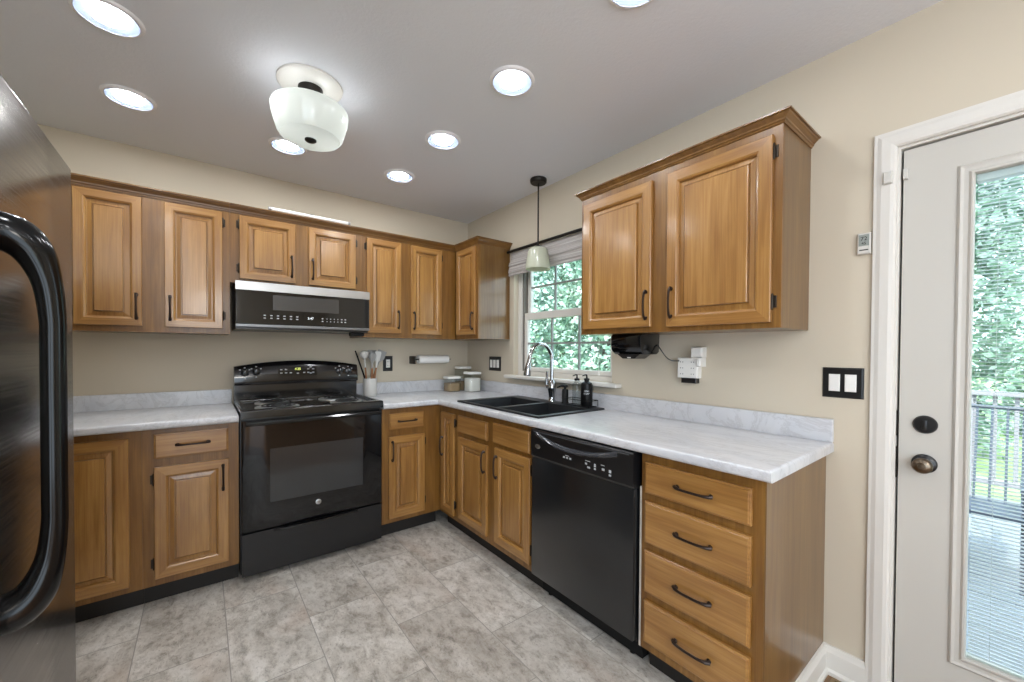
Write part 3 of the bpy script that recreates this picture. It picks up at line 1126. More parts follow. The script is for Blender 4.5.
for kx, kz in KN:
    m = MB()
    yy = ctl_y(kz, kx)
    m.lathe([(0.0, 0.002), (0.023, 0.002), (0.023, -0.008), (0.019, -0.011), (0.0, -0.0115)], kx, yy, 24, 'y', cz=kz)
    m.box(kx - 0.004, kx + 0.004, yy - 0.026, yy - 0.009, kz - 0.019, kz + 0.019, 0.002)
    kn = m.build('knob', BLACKG, guard, True)
    m = MB()
    for dx, dz in ((0.0, 0.033), (-0.026, 0.02), (0.026, 0.02), (0.0, -0.033)):
        y2 = ctl_y(kz + dz, kx) - 0.0012
        m.box(kx + dx - 0.0045, kx + dx + 0.0045, y2, y2 + 0.001, kz + dz - 0.003, kz + dz + 0.003)
    m.box(kx - 0.0012, kx + 0.0012, yy - 0.0268, yy - 0.0262, kz + 0.004, kz + 0.017)
    m.build('knob_marking', GREYMARK, kn)
# oven door
m = MB()
m.plate((RX0 + 0.004, RX1 - 0.004, 0.272, 0.876), [(-1.662, -1.155, 0.413, 0.713)], lambda a, b, h: (a, h, b), RF, -0.588)
m.bevel_where(lambda p, q: p.y < RF + 1e-4 and q.y < RF + 1e-4 and (abs(p.x - q.x) > 0.7 or abs(p.z - q.z) > 0.5), 0.005, 2)
od = m.build('oven_door', BLACKGL, t, True)
MB().box(-1.664, -1.153, RF + 0.0012, RF + 0.006, 0.411, 0.715).build('oven_window', OVENGL, od)
m = MB()
m.rings([[(x, -0.628 - n, z) for n, z in ((0.0, 0.872), (0.02, 0.877), (0.04, 0.876), (0.047, 0.868), (0.044, 0.858), (0.03, 0.852), (0.0, 0.848))] for x in (RX0 + 0.022, RX0 + 0.026, RX1 - 0.026, RX1 - 0.022)])
m.build('handle', BLACKG, od, True)
m = MB()
m.lathe([(0.0, 0.0), (0.0155, 0.0), (0.0155, -0.001), (0.013, -0.0018), (0.0, -0.0018)], -1.415, RF - 0.0002, 28, 'y', cz=0.362)
em = m.build('emblem', STEEL, od, True)
text('GE', 0.012, 'emblem_letters', DARKM, em, (-1.415, RF - 0.0022, 0.362), (1, 0, 0), (0, 0, 1))
m = MB()
m.plate((RX0 + 0.004, RX1 - 0.004, 0.036, 0.262), [], lambda a, b, h: (a, h, b), RF, -0.588)
dw_ = m.build('storage_drawer', BLACKP, t)
m = MB()
loops = []
for k in range(13):
    s = -1 + 2 * k / 12
    x = RXC + s * 0.23
    d = 0.024 * math.sqrt(max(0.0, 1 - s * s)) + 0.001
    loops.append([(x, RF + 0.001, 0.2615), (x, RF - d, 0.2615), (x, RF - d, 0.252), (x, RF + 0.001, 0.245)])
m.rings(loops)
m.build('drawer_lip', BLACKG, dw_, True)

# ------------------------------------------------------------------ microwave
t = thing('microwave', (-1.43, -0.2, 1.385), 'black and stainless microwave mounted over the range', 'microwave')
MX0, MX1, MF = -1.8065, -1.046, -0.42
MB().box(MX0 + 0.003, MX1 - 0.003, -0.395, -0.001, 1.385, 1.661).build('body', BLACKP, t)
MB().box(MX0, MX1, MF, -0.396, 1.414, 1.6605, 0.003).build('glass_front', BLACKGL, t)
MB().box(MX0 - 0.0005, MX1 + 0.0005, MF - 0.004, MF + 0.004, 1.61, 1.661, 0.0015).build('steel_trim', STEEL, t)
m = MB()
m.box(MX0, MX1, MF - 0.001, -0.396, 1.397, 1.4135, 0.002)
m.build('bottom_trim', DIMW if False else mat('dull_steel', '#7c7d7f', 0.35, 1.0), t)
MB().box(-1.62, -1.245, MF - 0.0008, MF + 0.002, 1.502, 1.592).build('window', mat('microwave_window', '#2c2b2b', 0.25, coat=0.6), t)
m = MB()
for k in range(6):
    bx = -1.663 + k * 0.0345
    for bz in (1.452, 1.468):
        m.box(bx - 0.006, bx + 0.006, MF - 0.0008, MF, bz - 0.003, bz + 0.003)
for k, bx in enumerate((-1.345, -1.318, -1.296, -1.274, -1.252, -1.228, -1.205)):
    for bz in (1.447, 1.464):
        s = 0.005 if k in (0, 5, 6) else 0.002
        m.box(bx - s, bx + s, MF - 0.0008, MF, bz - 0.003, bz + 0.003)
m.build('button_marking', GREYMARK, t)
dp = MB().box(-1.455, -1.375, MF - 0.0006, MF, 1.446, 1.476).build('display', BLACKGL, t)
text('3:47', 0.02, 'clock_digits', MWDIG, dp, (-1.415, MF - 0.001, 1.461), (1, 0, 0), (0, 0, 1))
MB().box(-1.15, -1.06, -0.36, -0.30, 1.362, 1.3848, 0.004).build('vent_housing', MATTEB, t)

# ------------------------------------------------------------------ dishwasher
t = thing('dishwasher', (-0.3, -1.96, 0), 'black built-in dishwasher between sink cabinet and drawer cabinet', 'dishwasher')
WY0, WY1, WF = -2.262, -1.649, -0.628
MB().box(-0.585, -0.03, WY0 + 0.004, WY1 - 0.004, 0.10, 0.868).build('tub_housing', BLACKP, t)
m = MB()
m.box(WF + 0.006, -0.586, WY0, WY1, 0.118, 0.722, 0.004)
m.build('door', DW_FRONT, t, True)
m = MB()
N = 16
# control console with a curved scooped handle
m.rings([[(x, y, z) for x, z in ((-0.586, 0.868), (WF + 0.004, 0.868), (WF, 0.862), (WF - 0.001, 0.85), (WF + 0.0, 0.735), (WF + 0.006, 0.724), (-0.586, 0.724))] for y in (WY0, WY1)])
con = m.build('control_console', BLACKP, t)
m = MB()
loops = []
for k in range(N + 1):
    s = -1 + 2 * k / N
    y = (WY0 + WY1) / 2 + 0.02 + s * 0.25
    drop = 0.040 * (1 - s * s)
    o = 0.004 + 0.018 * (1 - s * s)
    zt_ = 0.848 - drop
    loops.append([(WF + 0.001, y, zt_ + 0.012), (WF - o * 0.55, y, zt_ + 0.008), (WF - o, y, zt_ + 0.002), (WF - o, y, zt_ - 0.004), (WF - o * 0.5, y, zt_ - 0.010), (WF + 0.001, y, zt_ - 0.013)])
m.rings(loops)
m.build('handle', mat('console_lip', '#33353a', 0.22, coat=0.5), con, True)
m = MB()
m.box(WF - 0.0016, WF + 0.002, WY0 + 0.02, WY1 - 0.02, 0.855, 0.8595)
m.build('top_trim', mat('console_trim', '#6d6f74', 0.3, 0.6), con)
m = MB()
m.lathe([(0.0, 0.001), (0.0145, 0.001), (0.0145, -0.001), (0.012, -0.0022), (0.0, -0.0022)], WF - 0.0004, -1.70, 24, 'x', cz=0.785)
for v in m.bm.verts:
    v.co.y = -1.70 + (v.co.y + 1.70) * 1.35
    v.co.z = 0.785 + (v.co.z - 0.785) * 0.75
m.build('emblem', STEEL, con, True)
m = MB()
for (yy, z, sy, sz) in [(-1.885, 0.772, .006, .004), (-1.905, 0.772, .006, .004), (-1.925, 0.772, .006, .004), (-1.905, 0.782, .012, .0015),
                        (-2.02, 0.772, .006, .004), (-2.035, 0.758, .008, .004), (-2.03, 0.785, .014, .0015), (-2.07, 0.775, .005, .007), (-2.07, 0.760, .005, .004),
                        (-2.115, 0.768, .007, .005), (-2.15, 0.768, .006, .006), (-2.15, 0.752, .006, .004), (-2.112, 0.785, .01, .0015)]:
    m.box(WF - 0.0008, WF + 0.001, yy - sy, yy + sy, z - sz, z + sz)
m.build('button_marking', GREYMARK, con)
m = MB()
m.box(-0.545, -0.5, WY0 + 0.006, WY1 - 0.006, 0.012, 0.1175)
m.build('kick_plate', MATTEB, t)
m = MB()
for yy in (-2.2, -1.7):
    m.lathe([(0.012, 0), (0.012, 0.02)], -0.53, yy, 10)
m.build('foot', MATTEB, t)
struct(MB().box(-0.594, -0.03, -2.2795, -2.2705, 0.10, 0.735, 0.001).build('trim_filler', mat('filler_white', '#cfc7bb', 0.5)))

# ------------------------------------------------------------------ refrigerator
FXF, FY1 = -2.242, -1.562
FY0 = FY1 - 0.66
t = thing('refrigerator', (-2.6, (FY0 + FY1) / 2, 0), 'dark stainless refrigerator at the left edge with a big black handle', 'refrigerator')
MB().box(-3.0, FXF - 0.075, FY0 + 0.006, FY1 - 0.006, 0.02, 1.745, 0.006).build('body', BLACKP, t)
MB().box(-2.95, FXF - 0.085, FY0 + 0.03, FY1 - 0.03, 0.0, 0.021).build('base_grille', MATTEB, t)
d = MB().box(FXF - 0.07, FXF, FY0, FY1, 0.05, 1.765, 0.006, 3).build('door', FRIDGE, t, True)
hy = -2.085
m = MB()
HB, HT = 0.79, 1.475
prof = [(-0.002, 0.0, 0.034), (0.022, 0.008, 0.034), (0.044, 0.035, 0.028), (0.059, 0.085, 0.0205), (0.0655, 0.15, 0.0178), (0.066, 0.20, 0.0174), (0.066, 0.26, 0.0174)]
pts = [(FXF + x, HT - z, r) for x, z, r in prof] + [(FXF + x, HB + z, r) for x, z, r in reversed(prof)]
fine = []
for k in range(len(pts) - 1):
    p0, p1, p2, p3 = pts[max(k - 1, 0)], pts[k], pts[k + 1], pts[min(k + 2, len(pts) - 1)]
    for q in range(6):
        u = q / 6
        fine.append(tuple(0.5 * (2 * p1[i] + (p2[i] - p0[i]) * u + (2 * p0[i] - 5 * p1[i] + 4 * p2[i] - p3[i]) * u * u + (3 * p1[i] - p0[i] - 3 * p2[i] + p3[i]) * u ** 3) for i in range(3)))
fine.append(pts[-1])
m.tube([(x, hy, z) for x, z, r in fine], [r for x, z, r in fine], 20)
m.build('handle', mat('black_handle', '#0a0a0b', 0.16, spec=0.3), d, True)

# ------------------------------------------------------------------ ceiling lamps
spots = [(0, 'leftmost recessed ceiling light at the top edge, nearer the camera'), (1, 'recessed ceiling light on the left above the cabinet by the fridge'), (2, 'recessed ceiling light half hidden behind the glass ceiling fixture'),
         (3, 'round recessed light nearest in the right-hand ceiling row'), (4, 'second recessed ceiling light of the row by the window'), (5, 'recessed ceiling light closest to the room corner'), (6, "recessed ceiling light cut off by the picture's top edge, right of centre")]
G_CAN = 'round recessed ceiling lights'
proto = None
for k, (x, y) in enumerate(CANS):
    lab = dict(spots).get(k)
    if lab is None:  # ceiling lights outside the frame are extras added to light the room
        lab = 'added recessed ceiling light above or behind the viewpoint, unseen'
    if proto is None:
        proto = thing('recessed_light', (x, y, CH), lab, 'ceiling light', G_CAN)
        m = MB()
        m.lathe([(0.084, -0.0085), (0.088, -0.0098), (0.095, -0.007), (0.099, -0.0005)], x, y, 40, cz=CH, cap0=False, cap1=False)
        m.build('trim_ring', mat('lamp_trim', '#f0f0f2', 0.4), proto, True)
        m = MB()
        m.tube([(x + 0.084 * math.cos(q * math.pi / 20), y + 0.084 * math.sin(q * math.pi / 20), CH - 0.0088) for q in range(41)], 0.0017, 6)
        m.build('inner_ring', mat('ring_grey', '#5d6068', 0.4), proto, True)
        m = MB()
        m.lathe([(0.050, -0.0006), (0.060, -0.0012), (0.074, -0.004), (0.0835, -0.0085)], x, y, 40, cz=CH, cap0=False, cap1=False)
        m.build('reflector', mat('can_reflector', '#6a7388', 0.5), proto, True)
        m = MB()
        m.lathe([(0.052, -0.0012), (0.050, -0.006), (0.036, -0.011), (0.0, -0.0125)], x, y, 36, cz=CH, cap0=False)
        m.build('lens', CANLENS, proto, True)
    else:
        c = copy_tree(proto)
        c.location = (x, y, CH)
        c['label'] = lab

t = thing('ceiling_fixture', (-1.575, -1.234, CH), 'semi-flush ceiling lamp with a milky glass bowl', 'ceiling lamp')
cx, cy = -1.572, -1.232
m = MB()
m.lathe([(0.0, -0.0003), (0.132, -0.0003), (0.132, -0.008), (0.118, -0.016), (0.04, -0.02), (0.0, -0.02)], cx, cy, 40, cz=CH)
m.build('canopy', WHITE, t, True)
m = MB()
m.lathe([(0.05, -0.018), (0.05, -0.06), (0.045, -0.066), (0.0, -0.066)], cx, cy, 32, cz=CH)
m.lathe([(0.006, -0.06), (0.006, -0.250)], cx, cy, 10, cz=CH)
m.build('stem', DARKM, t, True)
m = MB()
m.lathe([(0.148, -0.108), (0.153, -0.112), (0.157, -0.122), (0.153, -0.150), (0.142, -0.190), (0.132, -0.222), (0.120, -0.238), (0.06, -0.243), (0.0, -0.2445)], cx, cy, 48, cz=CH, cap0=False)
m.build('bowl', MILK, t, True)
m = MB()
m.lathe([(0.0, -0.2435), (0.024, -0.2435), (0.024, -0.249), (0.015, -0.255), (0.0, -0.258)], cx, cy, 20, cz=CH)
m.build('finial', DARKM, t, True)
for s in (-1, 1):
    m = MB()
    a = 0.2
    bx, by = cx + s * 0.092 * math.cos(a), cy + s * 0.092 * math.sin(a)
    m.lathe([(0.0, -0.175), (0.012, -0.172), (0.022, -0.16), (0.026, -0.145), (0.022, -0.125), (0.013, -0.11), (0.0, -0.108)], bx, by, 16, cz=CH)
    m.build('bulb', BULB, t, True)

# unseen drum lamp, added to brighten the base cabinets from behind the camera
t = thing('added_drum_lamp', (-1.85, -4.85, CH), 'added white drum fill lamp hanging behind the viewpoint, unseen', 'pendant lamp')
m = MB()
m.lathe([(0, -0.0003), (0.06, -0.0003), (0.06, -0.02), (0.008, -0.026), (0.006, -0.4), (0, -0.4)], -1.85, -4.85, 24, cz=CH)
m.build('canopy', DARKM, t, True)
m = MB()
m.lathe([(0.0, -0.39), (0.20, -0.395), (0.22, -0.40), (0.24, -0.66), (0.23, -0.68), (0.0, -0.69)], -1.85, -4.85, 36, cz=CH)
m.build('lamp_shade', emitter('added_fill_emitter', (1.0, 0.95, 0.89), 19.0), t, True)

t = thing('pendant_lamp', (-0.13, -1.13, CH), 'small pendant lamp with pale glass shade hanging in front of window', 'pendant lamp')
px, py = -0.13, -1.13
m = MB()
m.lathe([(0, -0.0003), (0.056, -0.0003), (0.058, -0.006), (0.056, -0.024), (0.05, -0.03), (0, -0.031)], px, py, 28, cz=CH)
m.build('canopy', DARKM, t, True)
m = MB()
m.lathe([(0.0055, -0.03), (0.0055, -0.472)], px, py, 10, cz=CH)
m.lathe([(0.008, -0.450), (0.030, -0.465), (0.030, -0.475), (0, -0.476)], px, py, 20, cz=CH)
m.build('rod', DARKM, t, True)
m = MB()
m.lathe([(0.02, -0.470), (0.052, -0.472), (0.063, -0.480), (0.069, -0.497), (0.077, -0.545), (0.084, -0.595), (0.0855, -0.612), (0.0845, -0.617), (0.082, -0.617), (0.079, -0.58), (0.071, -0.52), (0.064, -0.495), (0.05, -0.481), (0.02, -0.478)], px, py, 36, cz=CH, cap0=False, cap1=False)
m.build('lamp_shade', PENDG, t, True)

# ------------------------------------------------------------------ shade at the window
t = thing('roman_shade', (-0.02, -1.18, 2.04), 'whitewashed woven shade pulled up at the top of window', 'window shade')
m = MB()
m.tube([(-0.03, -1.69, 2.047), (-0.03, -0.655, 2.047)], 0.011, 12)
m.build('rod', DARKM, t, True)
m = MB()
prof = [(-0.012, 2.037), (-0.012, 1.99), (-0.016, 1.975), (-0.03, 1.955), (-0.034, 1.935), (-0.026, 1.925), (-0.034, 1.905), (-0.038, 1.885), (-0.03, 1.872), (-0.034, 1.858), (-0.030, 1.853), (-0.022, 1.858), (-0.018, 1.88), (-0.018, 1.92), (-0.012, 1.955), (-0.006, 1.99), (-0.006, 2.037)]
m.rings([[(x, y, z) for x, z in prof] for y in (-1.686, -0.672)])
m.build('woven_panel', WOVEN, t)
m = MB()
m.tube([(-0.045, -1.60, 1.86), (-0.047, -1.602, 1.5), (-0.05, -1.605, 1.14)], 0.0014, 6)
m.lathe([(0.0, 0.0), (0.005, 0.004), (0.005, 0.02), (0.0015, 0.026)], -0.05, -1.605, 10, cz=1.115)
m.build('pull_cord', WHITE, t)


# ------------------------------------------------------------------ wall plates
def wall_plate(name, label, F, u0, u1, z0, z1, n, rw, rz, cat, outlet=False):
    t = thing(name, F((u0 + u1) / 2, (z0 + z1) / 2, 0.0), label, cat)
    MB().rings(rect_rings(F, u0, u1, z0, z1, [(0.0, 0.0004), (0.0, 0.003), (0.004, 0.0065), (0.006, 0.007)])).build('cover_plate', BLACKP, t)
    w_ = (u1 - u0) / (n + 0.55)
    for k in range(n):
        uc = (u0 + u1) / 2 + (k - (n - 1) / 2) * w_
        zc = (z0 + z1) / 2
        m = MB()
        m.rings(rect_rings(F, uc - rw, uc + rw, zc - rz, zc + rz, [(0.0, 0.0065), (0.0, 0.0085), (0.002, 0.0105)]))
        r = m.build('outlet_face' if outlet else 'rocker_switch', WHITE, t)
        if outlet:
            m = MB()
            for dz in (-0.017, 0.017):
                for du in (-0.006, 0.006):
                    m.rings(rect_rings(F, uc + du - 0.0012, uc + du + 0.0012, zc + dz - 0.004, zc + dz + 0.004, [(0, 0.0100), (0, 0.0108)]))
            m.build('slot', DARKM, r)
    return t


wall_plate('wall_outlet', 'black-plated white outlet on back wall beside the utensil crock', onback(0.0), -0.80, -0.72, 1.093, 1.216, 1, 0.0165, 0.033, 'outlet', True)
wall_plate('light_switch', 'black triple switch plate on wall between canisters and window', onright(0.0), -0.53, -0.362, 1.094, 1.214, 3, 0.0165, 0.033, 'light switch')
wall_plate('light_switch', 'black double switch plate on wall beside the white door', onright(0.0), -2.828, -2.702, 1.09, 1.207, 2, 0.0175, 0.033, 'light switch')

# surge tap + plug-in
FW = onright(0.0)
t = thing('outlet_adapter', (0, -2.13, 1.17), 'white multi-outlet wall adapter below the large wall cabinet', 'power adapter')
m = MB()
m.rings(rect_rings(FW, -2.212, -2.106, 1.134, 1.236, [(0, 0.0005), (0, 0.036), (0.004, 0.041), (0.008, 0.042)]))
m.build('housing', WHITE, t)
m = MB()
for (du, dz) in ((-0.028, 0.03), (0.028, 0.03), (-0.028, 0.0), (0.028, 0.0), (-0.028, -0.03), (0.028, -0.03)):
    for q in (-0.006, 0.006):
        m.rings(rect_rings(FW, -2.159 + du + q - 0.0015, -2.159 + du + q + 0.0015, 1.185 + dz - 0.004, 1.182 + dz + 0.004, [(0, 0.0415), (0, 0.0425)]))
m.build('slot', DARKM, t)
MB().rings(rect_rings(FW, -2.202, -2.124, 1.108, 1.1339, [(0, 0.002), (0, 0.032), (0.003, 0.035)])).build('lower_outlet', BLACKP, t)
t = thing('plug_in_device', (0, -2.167, 1.25), 'small white plug-in device above the multi-outlet adapter', 'plug-in')
m = MB()
m.rings(rect_rings(FW, -2.236, -2.178, 1.237, 1.288, [(0, 0.0005), (0, 0.04), (0.006, 0.048)]))
m.rings(rect_rings(FW, -2.234, -2.2125, 1.192, 1.236, [(0, 0.0005), (0, 0.052), (0.004, 0.057)]))
m.build('body', WHITE, t)

# black appliance below the cabinet
t = thing('paper_towel_dispenser', (-0.17, -1.93, 1.3), 'black paper towel dispenser hanging below the large wall cabinet', 'dispenser')
m = MB()
prof = [(-0.075, 1.3548), (-0.235, 1.3548), (-0.245, 1.345), (-0.247, 1.30), (-0.238, 1.268), (-0.215, 1.25), (-0.10, 1.25), (-0.08, 1.262)]
m.rings([[(x, y, z) for x, z in prof] for y in (-2.03, -1.845)])
m.bevel_where(lambda p, q: abs(p.y - q.y) < 1e-4 and abs(p.z - 1.3548) > 1e-3, 0.008, 2)
m.build('housing', BLACKG, t, True)
m = MB()
m.rings([[(x, y, z) for y, z in ((-2.02, 1.252), (-1.985, 1.228), (-1.915, 1.228), (-1.88, 1.252))] for x in (-0.14, -0.235)])
m.build('lower_lip', BLACKP, t)
MB().box(-0.2365, -0.2352, -1.965, -1.945, 1.2305, 1.236).build('sensor', WHITE, t)
m = MB()
pts = []
for k in range(13):
    s = k / 12
    p0, p1, p2, p3 = Vector((-0.10, -2.03, 1.30)), Vector((-0.09, -2.08, 1.23)), Vector((-0.06, -2.06, 1.215)), Vector((-0.0432, -2.118, 1.2185))
    pts.append(p0 * (1 - s) ** 3 + p1 * 3 * s * (1 - s) ** 2 + p2 * 3 * s * s * (1 - s) + p3 * s ** 3)
m.tube(pts, 0.003, 8)
m.build('power_cord', BLACKP, t, True)

# thermometer and alarm contacts near the door
t = thing('wall_thermometer', (0, -2.822, 1.67), 'small white digital thermometer on wall beside the door casing', 'thermometer')
MB().rings(rect_rings(FW, -2.842, -2.803, 1.632, 1.71, [(0, 0.0005), (0, 0.012), (0.003, 0.016)])).build('case', DIMW, t)
MB().rings(rect_rings(FW, -2.838, -2.808, 1.662, 1.704, [(0, 0.0155), (0, 0.0168)])).build('screen', LCD, t)
text('72', 0.02, 'screen_digits', DARKM, t, (-0.0172, -2.823, 1.688), (0, -1, 0), (0, 0, 1))
text('45', 0.014, 'screen_digits', DARKM, t, (-0.0172, -2.823, 1.671), (0, -1, 0), (0, 0, 1))
MB().rings(rect_rings(FW, -2.836, -2.810, 1.645, 1.649, [(0, 0.0155), (0, 0.0165)])).build('button', DARKM, t)
t = thing('door_sensor', (0, -2.885, 1.89), 'little white alarm sensor stuck on the door casing', 'sensor')
MB().rings(rect_rings(FW, -2.899, -2.874, 1.868, 1.912, [(0, 0.0135), (0, 0.026), (0.003, 0.03)])).build('case', DIMW, t)
t = thing('sensor_magnet', (0, -2.928, 1.897), 'tiny white alarm magnet on the door slab beside its sensor', 'sensor')
MB().rings(rect_rings(FW, -2.934, -2.922, 1.878, 1.914, [(0, -0.0118), (0, 0.0), (0.002, 0.003)])).build('case', DIMW, t)

# floor register
t = thing('floor_vent', (-0.07, -2.81, 0), 'brown metal floor vent in the corner beside the door', 'vent')
m = MB()
m.plate((-0.125, -0.03, -2.86, -2.755), [(-0.118 + k * 0.014, -0.112 + k * 0.014, -2.85, -2.765) for k in range(6)], lambda a, b, h: (a, b, h), 0.0003, 0.005)
m.build('grille', mat('vent_brown', '#8a7455', 0.45, 0.3), t)

# ------------------------------------------------------------------ items on the counters
t = thing('utensil_crock', (-0.945, -0.125, CT), 'light grey ceramic crock of cooking utensils beside the range', 'crock')
kx, ky = -0.945, -0.125
m = MB()
m.lathe([(0.0, 0.0), (0.048, 0.0), (0.05, 0.004), (0.051, 0.13), (0.049, 0.134), (0.046, 0.131), (0.044, 0.01), (0.0, 0.008)], kx, ky, 32, cz=CT + 0.0005)
m.build('crock_body', CERAM, t, True)


def utensil(label, name, dx, dy, ang, lean, L, head, hm, handle=UTWOOD):
    """stands in the crock with its head up; lean = top offset"""
    b = Vector((kx + dx, ky + dy, CT + 0.012))
    tip = Vector((kx + lean[0], ky + lean[1], CT + L))
    d = (tip - b).normalized()
    t = thing(name, b, label, 'utensil')
    hl = 0.62
    mid = b + (tip - b) * hl
    MB().tube([b, b + (mid - b) * 0.5, mid], [0.0065, 0.007, 0.006], 8).build('handle', handle, t, True)
    side = Vector((math.cos(ang), math.sin(ang), 0))
    side = (side - d * side.dot(d)).normalized()
    thick = d.cross(side)
    m = MB()
    if head == 'spoon':
        shp = [(0.0, 0.006, 0.005), (0.25, 0.007, 0.005), (0.45, 0.014, 0.006), (0.62, 0.026, 0.009), (0.8, 0.031, 0.010), (0.93, 0.022, 0.008), (1.0, 0.004, 0.003)]
    elif head == 'turner':
        shp = [(0.0, 0.006, 0.004), (0.3, 0.007, 0.004), (0.42, 0.022, 0.004), (0.55, 0.034, 0.003), (0.97, 0.037, 0.002), (1.0, 0.034, 0.002)]
    elif head == 'ladle':
        shp = [(0.0, 0.006, 0.005), (0.5, 0.007, 0.005), (0.6, 0.024, 0.02), (0.75, 0.037, 0.03), (0.9, 0.032, 0.026), (1.0, 0.012, 0.01)]
    elif head == 'spatula':
        shp = [(0.0, 0.006, 0.005), (0.35, 0.008, 0.005), (0.45, 0.02, 0.005), (0.9, 0.026, 0.004), (1.0, 0.020, 0.003)]
    else:
        shp = [(0.0, 0.006, 0.004), (1.0, 0.006, 0.004)]
    hp = tip - mid
    loops = []
    for s, a, c in shp:
        p = mid + hp * s
        loops.append([p + side * a * math.cos(2 * math.pi * q / 12) + thick * c * math.sin(2 * math.pi * q / 12) for q in range(12)])
    m.rings(loops)
    if head == 'whisk':
        for q in range(4):
            a = math.pi * q / 4
            dirv = side * math.cos(a) + thick * math.sin(a)
            m.tube([mid + hp * s + dirv * 0.03 * math.sin(math.pi * min(1, s * 1.05)) ** 0.8 for s in (0.02, 0.15, 0.35, 0.6, 0.8, 0.95, 1.0)], 0.0012, 5)
    m.build('head', hm, t, True)
    return t


utensil('long black utensil handle leaning left out of the crock', 'turner', 0.010, 0.02, 0.2, (-0.10, 0.03), 0.345, 'stick', MATTEB, MATTEB)
utensil('white ladle with a round bowl standing in the crock', 'ladle', -0.022, -0.010, 0.1, (-0.05, -0.016), 0.345, 'ladle', SILW)
utensil('dark grey slotted turner in the middle of the crock', 'turner', 0.024, 0.012, 0.1, (0.03, 0.042), 0.35, 'turner', SILG)
utensil('grey spoon with a wooden handle toward the crock front', 'spoon', -0.006, -0.025, 0.2, (0.006, -0.05), 0.335, 'spoon', SILG)
utensil('pale flat spatula leaning right in the utensil crock', 'spatula', 0.014, -0.012, 0.1, (0.055, -0.03), 0.34, 'spatula', SILW)
utensil('grey wide turner leaning furthest right out of the crock', 'turner', -0.022, 0.002, 0.1, (0.10, 0.006), 0.345, 'turner', SILG)


def canister(label, x, y, r, h, fill, fm, sq=True):
    t = thing('canister', (x, y, CT), label, 'canister', 'glass canisters in the counter corner')
    z = CT + 0.0005

    def rr(q, rad):
        lp = []
        for k in range(32):
            a = 2 * math.pi * k / 32
            c, s = math.cos(a), math.sin(a)
            p = (abs(c) ** 5 + abs(s) ** 5) ** (-1 / 5) if sq else 1
            lp.append((x + rad * p * c, y + rad * p * s, z + q))
        return lp
    MB().rings([rr(0, r * 0.95), rr(0.004, r), (rr(h - 0.006, r)), rr(h, r * 0.96)]).build('jar', JAR, t, True)
    MB().rings([rr(0.004, r * 0.93), rr(fill * 0.96, r * 0.93), rr(fill, r * 0.6)]).build('contents', fm, t, True)
    MB().rings([rr(h + 0.0005, r * 0.98), rr(h + 0.003, r * 1.04), rr(h + 0.016, r * 1.04), rr(h + 0.02, r * 0.98)]).build('lid', WHITE, t, True)
    return t


canister('short square canister of oats, left of the three by the corner', -0.262, -0.175, 0.061, 0.108, 0.072, OATS)
canister('square white-lidded canister filled with flour, closest to the switch plate', -0.128, -0.29, 0.061, 0.148, 0.118, FLOURM)
canister('tallest canister half hidden behind the flour canister', -0.118, -0.115, 0.061, 0.188, 0.075, OATS)

# paper towel holder and roll on the back wall
t = thing('towel_holder', (-0.4, -0.07, 1.185), 'wall-mounted paper towel bar below the right wall cabinet', 'towel holder')
m = MB()
m.box(-0.575, -0.563, -0.11, -0.0005, 1.15, 1.215, 0.004)
m.tube([(-0.565, -0.075, 1.187), (-0.225, -0.075, 1.187)], 0.006, 10)
m.lathe([(0, 0), (0.022, 0), (0.022, -0.01), (0, -0.012)], -0.563, -0.075, 16, 'x', cz=1.187)
m.build('bracket', DARKM, t, True)
m = MB()
m.lathe([(0.019, 0), (0.034, 0), (0.034, 0.28), (0.019, 0.28)], -0.53, -0.075, 28, 'x', cz=1.187, cap0=False, cap1=False)
m.lathe([(0.019, 0), (0.019, 0.28)], -0.53, -0.075, 28, 'x', cz=1.187, cap0=False, cap1=False)
tag(m.build('paper_towel_roll', PAPER, None, True, (-0.39, -0.075, 1.187)), 'white paper towel roll on the wall bar near the corner', 'paper towel')

# tube lamp lying on top of the cabinets
t = thing('tube_light', (-1.385, -0.318, 2.122), 'slim white tube light lying on top of the cabinet above microwave', 'light')
m = MB()
m.tube([(-1.615, -0.318, 2.1345), (-1.16, -0.318, 2.1345)], 0.0122, 16)
m.build('tube', WHITE, t, True)
for a, b in ((-1.632, -1.6155), (-1.1595, -1.146)):
    m = MB()
    m.tube([(a, -0.318, 2.1345), (b, -0.318, 2.1345)], 0.0128, 14)
    m.build('end_cap', SILG, t, True)
m = MB()
m.tube([(-1.52, -0.295, 2.13), (-1.45, -0.29, 2.15), (-1.38, -0.285, 2.158), (-1.31, -0.285, 2.15), (-1.24, -0.29, 2.13)], 0.003, 6)
m.build('cord', MATTEB, t, True)

# ------------------------------------------------------------------ outdoors
struct(MB().box(0.13, 60, -40, 40, -0.75, -0.7).build('ground', GRASS))
m = MB()
for k in range(27):
    xx = 0.16 + k * 0.145
    m.box(xx, xx + 0.139, -6.5, -0.9, -0.16, -0.13)
m.box(0.14, 4.1, -6.5, -6.45, -0.7, -0.16)
m.box(0.14, 4.1, -0.95, -0.9, -0.7, -0.16)
m.box(4.03, 4.08, -6.5, -0.9, -0.7, -0.16)
struct(m.build('deck_floor', DECKM))
t = thing('deck_railing', (4.0, -3.4, -0.13), 'grey deck railing seen through the blinds of the door', 'railing')
MB().box(3.93, 4.07, -6.4, -1.0, 0.86, 0.90, 0.006).build('top_rail', RAILM, t)
MB().box(3.97, 4.03, -6.4, -1.0, 0.02, 0.06, 0.004).build('bottom_rail', RAILM, t)
for yy in (-6.3, -4.6, -2.85, -1.1):
    MB().box(3.955, 4.045, yy - 0.045, yy + 0.045, -0.129, 0.86, 0.006).build('post', RAILM, t)
yy = -6.15
